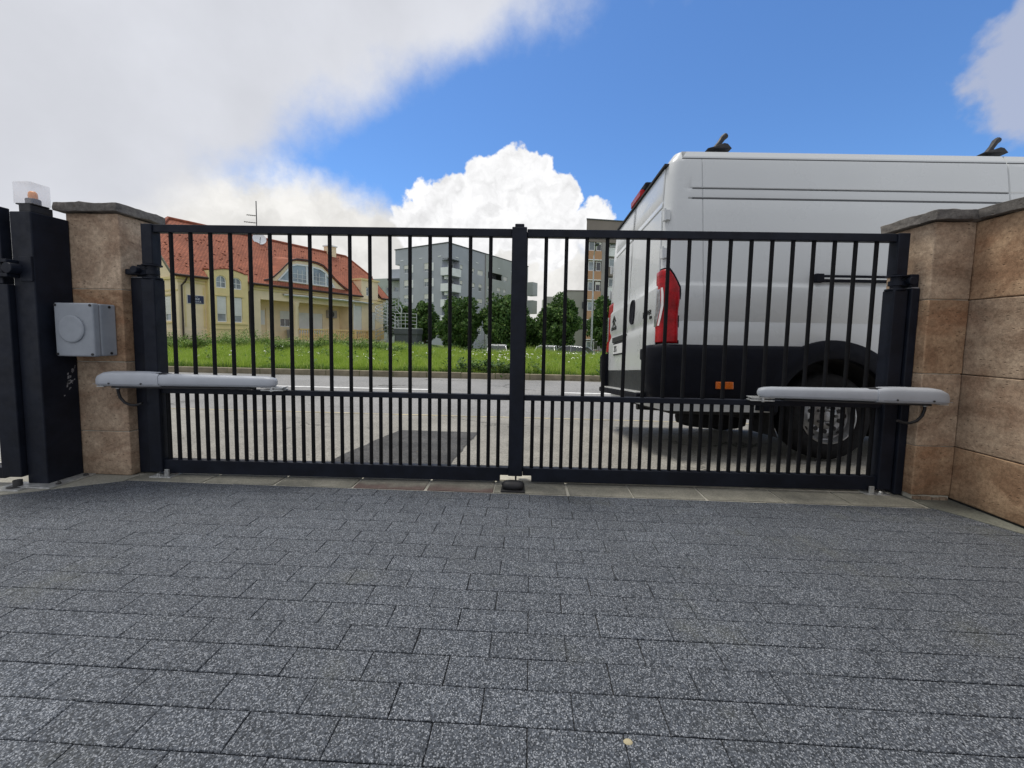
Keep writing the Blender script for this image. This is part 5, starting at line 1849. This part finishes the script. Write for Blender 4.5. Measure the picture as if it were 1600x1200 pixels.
MB().loft([[(-.22, -.25, 0), (.22, -.25, 0), (.22, .25, 0), (-.22, .25, 0)], [(-.28, -.3, .75), (.28, -.3, .75), (.28, .3, .75), (-.28, .3, .75)]]).build('bin_body', 'box_plastic', bn, .02)
MB().box(-.30, .30, -.32, .32, .75, .82).build('bin_lid', 'grey_plastic', bn, .02)
an = thing('antenna', 'thin television aerial mast on the roof ridge', 'antenna', on_house(6.95, 4.0, roofz(4)), HA)
MB().tube([(0, 0, -.3), (0, 0, 2.72)], .035, 8).build('mast', 'dark_steel', an)
AM = Matrix.Rotation(-HA, 4, 'Z')
for z, ln in ((1.62, 1.05), (1.08, 1.35)):
    rods = MB()
    rods.tube([(0, 0, z), (-ln * .55, -ln * .25 * -1, z - .04)], .028, 6)
    for k in range(5):
        t = (k + 1) / 5.2
        x_, y_ = -ln * .55 * t, ln * .25 * t
        rods.tube([(x_ - .1, y_ - .22, z - .04 * t), (x_ + .1, y_ + .22, z - .04 * t)], .010, 5)
    rods.build('aerial_rod', 'dark_steel', an)
ds = thing('satellite_dish', 'white satellite dish on the red roof below the aerial', 'satellite dish', on_house(6.85, 3.55, roofz(3.5) + .25), HA)
dsM = Matrix.Rotation(rad(-20), 4, 'Z') @ Matrix.Rotation(rad(72), 4, 'X')
MB().lathe([(.46, .10), (.40, .065), (.30, .035), (.18, .012), (.02, .0), (.02, -.015), (.2, -.003), (.42, .055), (.46, .085)], 28, dsM, cap=False).build('dish', 'apt_l', ds, smooth=50)
MB().tube([dsM @ Vector((0, -.42, .06)), dsM @ Vector((0, -.05, .45))], .018, 6).build('feed_arm', 'dark_steel', ds)
MB().tube([(0, .1, 0), (0, .25, -.2), (0, .25, -.75)], .03, 8).build('bracket', 'dark_steel', ds)

# ------------------------------------------------------------------ spiral stair and platform right of the house
ss = thing('metal_staircase', 'pale metal platform with spiral stair railings beside the yellow house', 'staircase', (-11.75, 35.6, gz(-11.75, 35.6)))
zb = -ss.location.z
MB().tube([(-.9, 0, -.2), (-.9, 0, 3.6 + zb)], .05, 8).build('centre_post', 'steel_l', ss)
st = MB()
hr = []
for k in range(22):
    a = rad(200 - k * 26)
    z = .2 + k * .15
    p0 = (-.9, 0, z)
    p1 = (-.9 + 1.0 * math.cos(a), 1.0 * math.sin(a), z)
    p2 = (-.9 + 1.0 * math.cos(a - .4), 1.0 * math.sin(a - .4), z)
    st.add([p0, p1, p2] + [(x, y, q - .05) for x, y, q in (p0, p1, p2)], [(0, 1, 2), (5, 4, 3), (0, 3, 4, 1), (1, 4, 5, 2), (2, 5, 3, 0)])
    hr.append((p1[0], p1[1], z))
st.build('tread', 'steel_l', ss)
hrm = MB()
for dz in (.35, .65, .95):
    hrm.tube([(x, y, z + dz) for x, y, z in hr], .024, 6)
for x, y, z in hr:
    hrm.tube([(x, y, z), (x, y, z + .95)], .018, 5)
hrm.build('stair_railing', 'steel_l', ss)
pf = MB().box(-.1, 1.95, -.7, 1.2, 1.0 + zb, 1.45 + zb)
pf.build('platform', 'apt_d', ss)
MB().box(-.1, 1.95, -.72, 1.2, 1.452 + zb, 1.53 + zb).build('platform_edge', 'steel_l', ss)
MB().box(0, 1.9, -.6, 1.1, -.3, 1.0 + zb).build('platform_base', 'apt_d', ss)
pr = MB()
for dz in (.32, .62, .92, 1.22):
    pr.tube([(-.05, -.68, 1.53 + zb + dz), (.9, -.72, 1.53 + zb + dz + .02), (1.93, -.68, 1.53 + zb + dz - .03)], .024, 6)
for x in (0.05, .55, .92, 1.9):
    pr.tube([(x, -.68, 1.5 + zb), (x, -.68, 2.76 + zb)], .03, 6)
pr.tube([(.55, -.66, 2.7 + zb), (.60, -.66, 3.1 + zb), (.42, -.66, 3.5 + zb)], .06, 8)
for k in range(4):
    pr.tube([(.55, -.5, 2.6 + zb), (.2 - k * .1, -.3, 2.9 + zb + k * .12)], .02, 5)
pr.build('platform_railing', 'steel_l', ss)

# ------------------------------------------------------------------ apartment buildings
def frame(dx, dy):
    """local x along (dx, dy); returns rotation angle"""
    return math.atan2(dy, dx)


AP = (-12.212, 59.513)
apr = math.atan2(.867, .499)
apt = thing('apartment_building', 'grey apartment block with corner balconies behind the round trees', 'apartment block', (AP[0], AP[1], -1.2), apr)
Z0 = 1.2                                  # local z of world zero
RT = lambda x, y, z: (x, y, z + Z0)                       # right face: x along, y inward
LT = lambda x, y, z: (y, x, z + Z0)                       # left face: x runs back to the left, y inward
TOP = 14.2


def wins(face, rects, T, y, parent):
    for (a, b, c, d, k) in rects:
        win(parent, a, b, c, d, y + .10, shut=lerp(c, d, k) if k < 1 else None, mull=1 if (b - a) > 1.0 else 0, T=T, fr=.08)


storeys = [11.05, 8.75, 6.45, 4.1, 1.8]
lw, rw = [], []
for i, zc in enumerate(storeys):
    for a, b in ((7.95, 9.12), (3.7, 4.78)):
        lw.append((a, b, zc - .62, zc + .62, [.45, 1, .55, .3, .6][(i + int(a)) % 5]))
    rw.append((2.72, 3.38, zc - .40, zc + .45, .4))
    if i == 0:
        rw += [(7.05, 8.55, zc - .48, zc + .32, .12), (14.4, 15.6, zc - .6, zc + .25, .2), (5.5, 6.2, zc - .48, zc + .38, .5)]
    else:
        rw += [(5.5, 6.36, zc - .45, zc + .40, .3), (7.35, 8.25, zc - .70, zc + .45, .55) if i != 2 else (7.0, 8.45, zc - .5, zc + .4, .3), (9.7, 10.6, zc - .4, zc + .4, .5),
               (12.45, 13.5, zc - .3, zc + .42, .2), (14.4, 15.2, zc - .45, zc + .33, .3)]
am_ = MB()
am_.panel(1.12, 10.03, -1.4, 11.90, 0, [r[:4] for r in lw], .22, LT)
am_.panel(-.0, 11.0, 11.90, TOP, 0, [], .1, LT)
am_.panel(2.6, 9.05, -1.4, 12.05, 0, [r[:4] for r in rw if r[1] < 9], .22, RT)
am_.panel(0, 9.05, 12.05, TOP, 0, [], .1, RT)
am_.add([RT(0, 0, TOP), RT(22.8, 0, TOP), RT(22.8, 11, TOP), RT(0, 11, TOP)], [(0, 1, 2, 3)])
am_.add([LT(10.03, 0, -1.4), LT(10.03, 22, -1.4), LT(10.03, 22, 11.9), LT(10.03, 0, 11.9)], [(0, 1, 2, 3)])
am_.add([LT(11, 0, 11.9), LT(11, 22, 11.9), LT(11, 22, TOP), LT(11, 0, TOP)], [(0, 1, 2, 3)])
am_.add([LT(10.03, 0, 11.9), LT(11, 0, 11.9), LT(11, 22, 11.9), LT(10.03, 22, 11.9)], [(0, 1, 2, 3)])
am_.add([RT(22.8, 0, -1.4), RT(22.8, 11, -1.4), RT(22.8, 11, TOP), RT(22.8, 0, TOP)], [(0, 1, 2, 3)])
# recessed corner behind the balconies
am_.add([RT(2.6, 0, -1.4), RT(2.6, 1.12, -1.4), RT(2.6, 1.12, 12.0), RT(2.6, 0, 12.0)], [(0, 1, 2, 3)])
am_.panel(1.12, 2.6, -1.4, 12.0, 1.12, [], .1, RT)
am_.add([RT(0, 1.12, -1.4), RT(1.12, 1.12, -1.4), RT(1.12, 1.12, 12.0), RT(0, 1.12, 12.0)], [(0, 1, 2, 3)])
am_.build('wall', 'apt', apt)
ag = MB()
ag.panel(9.05, 22.8, -1.4, 9.6, -.05, [r[:4] for r in rw if r[1] > 9 and r[3] < 9.6], .25, RT)
ag.panel(9.05, 22.8, 9.6, TOP, -.05, [(9.8, 14.05, 10.45, 11.5)] + [r[:4] for r in rw if r[1] > 14.2 and r[3] > 9.6], .25, RT)
ag.build('wing_wall', 'apt2', apt)
MB().box(9.85, 14.0, 1.2, 1.3, 10.3 + Z0, 11.6 + Z0).build('loggia', 'apt_d', apt)
MB().box(9.8, 14.05, -.04, .2, 9.75 + Z0, 10.45 + Z0).build('loggia_parapet', 'apt2', apt)
MB().box(9.03, 9.13, -.14, -.052, -1.4 + Z0, TOP + Z0).build('downpipe', 'greyp', apt)
cpm = MB()
cpm.box(-.08, 22.9, -.1, .1, TOP + Z0, TOP + Z0 + .14)
cpm.box(-.1, .1, -.1, 11.1, TOP + Z0 + .001, TOP + Z0 + .141)
cpm.build('parapet_flashing', 'apt_d', apt)
wins('l', lw, LT, 0, apt)
wins('r', [r for r in rw if r[1] < 9], RT, 0, apt)
wins('r', [r for r in rw if r[1] > 9], RT, -.05, apt)
lsh = MB()
for a, b, c, d, k in lw:
    lsh.box(a - .95, a - .08, -.05, -.004, c + .02, d - .02, LT)
lsh.build('sliding_shutter', 'apt_l', apt)
MB().box(.0, 2.6, 0, 1.12, 12.0 + Z0, 12.1 + Z0).build('balcony_soffit', 'apt_d', apt)
for zc in (9.75, 7.45, 5.15, 2.85):
    b_ = MB()
    b_.box(-.32, 2.6, -.32, 1.12, zc - .18, zc, RT)
    bo = b_.build('balcony', 'apt', apt)
    p_ = MB()
    p_.box(-.32, 2.6, -.34, -.27, zc - .12, zc + .98, RT)
    p_.box(-.34, -.27, -.34, 1.1, zc - .121, zc + .981, RT)
    p_.build('balcony_panel', 'apt_l', bo)
    win(bo, 1.25, 2.4, zc + .05, zc + 1.85, 1.06, None, 1, T=RT, glass='dark_pane', fr=.08)
    u_ = MB().box(.1, .55, .35, .75, zc - .65, zc - .2, RT)
    u_.build('air_unit', 'apt_l', bo)
vn = MB()
for s_ in (1.6, 5.4, 9.5):
    vn.box(s_ - .3, s_ + .3, -.05, -.003, 12.4, 12.5, LT)
for s_ in (2.0, 5.0, 6.9, 13.0, 17.0):
    vn.box(s_ - .3, s_ + .3, -.06, -.003 if s_ < 9 else -.053, 12.4, 12.5, RT)
vn.build('vent_slot', 'apt_l', apt)
rbm = MB()
for zc in (10.3, 6.9):
    rbm.box(22.2, 24.0, -1.5, -.055, zc - 1.6, zc + .9, RT)
rbm.build('end_balcony', 'apt2', apt)

lb = thing('apartment_building', 'lower grey block with balconies behind the red roofed house', 'apartment block', (-26.87, 68.87, -1.2), apr - math.pi / 2 + rad(12))
q = MB()
hl = []
for zc in (8.2, 5.2, 2.2):
    for x in (1.0, 2.6, 4.2, 5.8):
        hl.append((x, x + .9, zc - .6, zc + .6))
q.panel(0, 8.2, -1.4, 10.2, 0, hl, .2, RT)
q.add([RT(0, 0, 10.2), RT(8.2, 0, 10.2), RT(8.2, 9, 10.2), RT(0, 9, 10.2)], [(0, 1, 2, 3)])
q.add([RT(0, 0, -1.4), RT(0, 9, -1.4), RT(0, 9, 10.2), RT(0, 0, 10.2)], [(0, 1, 2, 3)])
q.add([RT(8.2, 0, -1.4), RT(8.2, 9, -1.4), RT(8.2, 9, 10.2), RT(8.2, 0, 10.2)], [(0, 1, 2, 3)])
q.build('wall', 'apt2', lb)
for r in hl:
    win(lb, *r, .1, None, 0, T=RT, fr=.08)
for zc in (6.9, 3.9):
    b_ = MB().box(3.9, 8.3, -1.2, -.003, zc - .15, zc, RT)
    bo = b_.build('balcony', 'apt', lb)
    MB().box(3.9, 8.3, -1.24, -1.17, zc - .1, zc + .95, RT).build('balcony_panel', 'apt', bo)
MB().box(3.8, 8.4, -1.2, -.003, 9.7 + Z0, 9.95 + Z0).build('canopy', 'apt_d', lb)
MB().box(2.0, 5.0, 2, 5, 10.2 + Z0, 12.0 + Z0).build('roof_hut', 'apt', lb)

br_a = math.atan2(.208, .978)
bb = thing('apartment_building', 'tall taupe block with apricot balcony panels beside the van', 'apartment block', (7.924, 62.417, -1.2), br_a)
q = MB()
PT = lambda x, y, z: (x + .40 * max(y, 0), y, z + Z0)
q.box(0, 16, 0, 12, 15.22, 18.42, PT)
q.build('top_storey', 'brownb', bb)
q = MB()
q.box(2.5, 3.55, .003, 12, -1.4, 15.218, PT)
q.box(5.6, 16, .4, 12, -1.4, 15.217, PT)
q.build('pier', 'greyp', bb)
MB().box(.04, .12, -.06, .1, 3.0, 15.2, PT).build('corner_post', 'greyp', bb)
q = MB()
q.box(.05, 2.5, 1.6, 12, -1.4, 15.215, PT)
q.box(3.55, 5.6, 1.0, 12, -1.4, 15.214, PT)
q.build('recess_wall', 'greyp', bb)
for k in range(6):
    zt = 13.9 - k * 2.98
    b_ = MB().box(.0, 2.5, -.05, 1.59, zt - 1.25, zt, PT)
    bo = b_.build('balcony_panel', 'orange', bb)
    MB().box(-.02, 2.5, -.08, 1.58, zt - 1.38, zt - 1.255, PT).build('balcony_slab', 'apt_l', bo)
    w1 = win(bb, .45, 1.35, zt + .05, zt + 1.42, .15, None, 0, T=PT, glass='pane' if k != 2 else 'pane', fr=.09)
    win(bb, 1.62, 2.42, zt + .05, zt + 1.42, .16, zt + 1.0 if k in (0, 2) else None, 0, T=PT, glass='dark_pane', fr=.09)
    MB().box(3.56, 5.6, .55, .99, zt - .55, zt + .75, PT).build('bay_panel', 'apt_l' if k % 2 == 0 else 'brownb', bb)
    win(bb, 3.7, 5.4, zt + .85, zt + 2.1, .7, None, 1, T=PT, fr=.09)
MB().box(-.1, 16.1, -.12, 12, 18.42, 18.56, PT).build('parapet_flashing', 'apt_d', bb)

PT = lambda x, y, z: (x, y, z + Z0)
be = thing('flat_building', 'low greige flat roofed building between the round tree and the taupe block', 'building', (2.8, 75.2, -1.2), rad(4))
q = MB()
q.box(3.3, 14, 0, 10, -1.4, 9.3, PT)
q.box(0, 3.28, 1.5, 10, -1.4, 8.4, PT)
q.build('wall', 'beige', be)
MB().box(3.2, 14.1, -.1, 10, 9.3 + Z0, 9.5 + Z0).build('parapet_flashing', 'greyp', be)
MB().box(6.4, 7.4, -.5, -.003, 6.2 + Z0, 7.4 + Z0).build('vent_hood', 'apt_d', be)
win(be, 8.2, 9.2, 3.6, 5.0, -.06, None, 0, T=PT)
win(be, 4.4, 5.6, 3.6, 5.0, -.06, None, 0, T=PT)

# ------------------------------------------------------------------ round maple trees
def tree(x, y, rx, rz_, ch, label, seed, n=9000, m='leaf', group='round trees along the car park', leaf=.15, cat='tree', sq=1.0, nm='round_tree'):
    """ch = world height of crown centre"""
    zg = gz(x, y)
    t = thing(nm, label, cat, (x, y, zg), 0, group)
    r = np.random.RandomState(seed)
    c = ch - zg
    tr = MB()
    th_ = c - rz_ * .35
    tr.tube([(0, 0, -.2), (.02, .01, th_ * .5), (-.02, .03, th_)], [.15, .12, .09], 8)
    for k in range(7):
        a = k * 2.4 + seed
        tr.tube([(0, 0, th_ * (.75 + .04 * k)), (math.cos(a) * rx * .35, math.sin(a) * rx * .35, th_ + .2 + .1 * k), (math.cos(a) * rx * .65, math.sin(a) * rx * .65, c + (k - 3) * .2)], [.06, .045, .02], 6)
    tr.build('trunk', 'bark', t, smooth=50)
    # clumps of leaves over an uneven ball
    K = 48
    d = r.normal(size=(K, 3))
    d /= np.linalg.norm(d, axis=1)[:, None]
    cl = d * (r.uniform(.55, .86, K)[:, None]) * np.array([rx, rx, rz_ * 1.0])
    cr = r.uniform(.20, .38, K) * rx
    which = r.randint(0, K, n)
    dd = r.normal(size=(n, 3))
    dd /= np.linalg.norm(dd, axis=1)[:, None]
    P = cl[which] + dd * (cr[which] * (r.uniform(.45, 1.0, n) ** .6))[:, None]
    inner = r.rand(n) < .22
    e = r.normal(size=(n, 3))
    e /= np.linalg.norm(e, axis=1)[:, None]
    P[inner] = (e * (r.rand(n) ** .4)[:, None] * np.array([rx, rx, rz_]) * .78)[inner]
    P[:, 2] = np.maximum(P[:, 2], -rz_ * 1.0 + .15 * r.rand(n))
    P[:, 2] += c
    a = r.normal(size=(n, 3))
    a /= np.linalg.norm(a, axis=1)[:, None]
    up_ = dd * .6 + r.normal(size=(n, 3)) * .5
    b = np.cross(a, up_)
    b /= np.linalg.norm(b, axis=1)[:, None]
    s = leaf * r.uniform(.6, 1.35, n)[:, None]
    V = np.stack([P - a * s, P + b * s * .55, P + a * s, P - b * s * .55], 1).reshape(-1, 3)
    me = bpy.data.meshes.new('crown')
    me.vertices.add(n * 4)
    me.vertices.foreach_set('co', V.ravel())
    me.loops.add(n * 4)
    me.loops.foreach_set('vertex_index', np.arange(n * 4, dtype=np.int32))
    me.polygons.add(n)
    me.polygons.foreach_set('loop_start', np.arange(0, n * 4, 4, dtype=np.int32))
    me.update(calc_edges=True)
    me.materials.append(MT[m])
    share('crown', me, t)
    return t


tree(-10.35, 39.6, 1.45, 2.1, 2.15, 'smallest round tree, next to the metal platform', 1, 8000)
tree(-6.35, 36.8, 2.20, 2.75, 1.90, 'broad round tree in front of the grey apartment block', 2, 15000)
tree(-2.20, 36.0, 2.48, 2.80, 2.00, 'round tree directly behind the gate meeting post', 3, 16000)
tree(2.40, 36.2, 2.05, 2.40, 2.15, 'round tree standing alone right of the gate meeting post', 4, 14000)
tree(7.35, 40.3, 2.1, 2.8, 2.15, 'round tree half hidden behind the rear of the van', 5, 12000)
tree(.15, 39.0, 1.4, 1.5, 1.2, 'low dark tree in the gap between two round trees', 6, 6000)
tree(-15.4, 46.0, 2.2, 1.9, 2.6, 'dark tree behind the metal staircase', 7, 8000)
tree(-12.4, 45.5, 1.7, 1.6, 1.9, 'low round bush behind the metal platform', 8, 6000)

# ------------------------------------------------------------------ parked cars and lamp post
def car(x, y, rz, m, label):
    z = gz(x, y)
    c = thing('parked_car', label, 'car', (x, y, z), rz, 'cars parked beyond the meadow')
    b = MB()
    secs = [(-2.05, .50, .42, .62), (-1.98, .66, .30, .78), (-1.5, .80, .24, .90), (-.6, .86, .22, .93), (.6, .86, .22, .92), (1.3, .84, .24, .86), (1.85, .72, .30, .74), (2.05, .52, .40, .60)]
    b.loft([[(u, -hw, zl_), (u, hw, zl_), (u, hw * 1.02, (zl_ + zh) / 2), (u, hw * .93, zh), (u, -hw * .93, zh), (u, -hw * 1.02, (zl_ + zh) / 2)] for u, hw, zl_, zh in secs])
    b.build('body', m, c, .05, 60)
    g = MB()
    gs_ = [(-1.75, .70, .88, .90), (-1.15, .64, .88, 1.36), (-.2, .63, .9, 1.43), (.45, .62, .9, 1.38), (1.15, .70, .86, .90)]
    g.loft([[(u, -.76, zl_), (u, .76, zl_), (u, hw, zh), (u, -hw, zh)] for u, hw, zl_, zh in gs_])
    g.build('window', 'dark_pane', c, .03)
    rf_ = MB()
    rf_.loft([[(u, -.64, zh), (u, .64, zh), (u, .62, zh + .03), (u, -.62, zh + .03)] for u, zh in ((-1.15, 1.355), (-.2, 1.43), (.45, 1.385))])
    for sg in (-1, 1):
        for (u0, z0_), (u1, z1_) in (((-1.75, .9), (-1.15, 1.37)), ((.45, 1.39), (1.15, .9)), ((-.3, .9), (-.3, 1.43))):
            rf_.tube([(u0, sg * .745, z0_), (u1, sg * .645, z1_)], .035, 6)
    rf_.build('roof', m, c, .01)
    wm_ = MB().lathe([(.20, -.1), (.30, -.1), (.31, -.06), (.31, .06), (.30, .1), (.20, .1)], 20, Matrix.Rotation(rad(90), 4, 'X')).mesh('wheel', 'tyre', 40)
    hm2 = MB().lathe([(.20, -.095), (.05, -.07), (.05, .07), (.20, .095)], 16, Matrix.Rotation(rad(90), 4, 'X')).mesh('hubcap', 'rim', 40)
    for u in (-1.28, 1.28):
        for v in (-.78, .78):
            w_ = share('wheel', wm_, c, (u, v, .31))
            share('hubcap', hm2, w_)
    hl_ = MB()
    for v in (-.6, .6):
        hl_.box(1.80, 1.98, v - .16, v + .16, .58, .70)
    hl_.build('headlight', 'clear_lens', c, .03)
    return c


car(-2.6, 31.5, rad(95), 'car_w', 'white car seen end on left of the gate meeting post')
car(1.35, 31.5, rad(78), 'car_w', 'white car between the grass and the lone round tree')
car(3.1, 31.6, rad(150), 'car_g', 'silver car with sloping bonnet right of the white one')
lp = thing('lamp_post', 'slender grey lamp post between the lone round tree and the van', 'lamp post', (5.62, 38.3, gz(5.62, 38.3)))
MB().tube([(0, 0, -.2), (0, 0, .4), (0, 0, 6), (-.02, 0, 9.6)], [.11, .10, .075, .055], 10).build('pole', 'steel_l', lp, smooth=50)
MB().tube([(-.02, 0, 9.55), (.0, -.3, 10.0), (0, -1.2, 10.25)], .045, 8).build('arm', 'steel_l', lp, smooth=50)
MB().box(-.16, .16, -1.9, -1.1, 10.18, 10.32).build('lantern', 'apt_d', lp, .05)
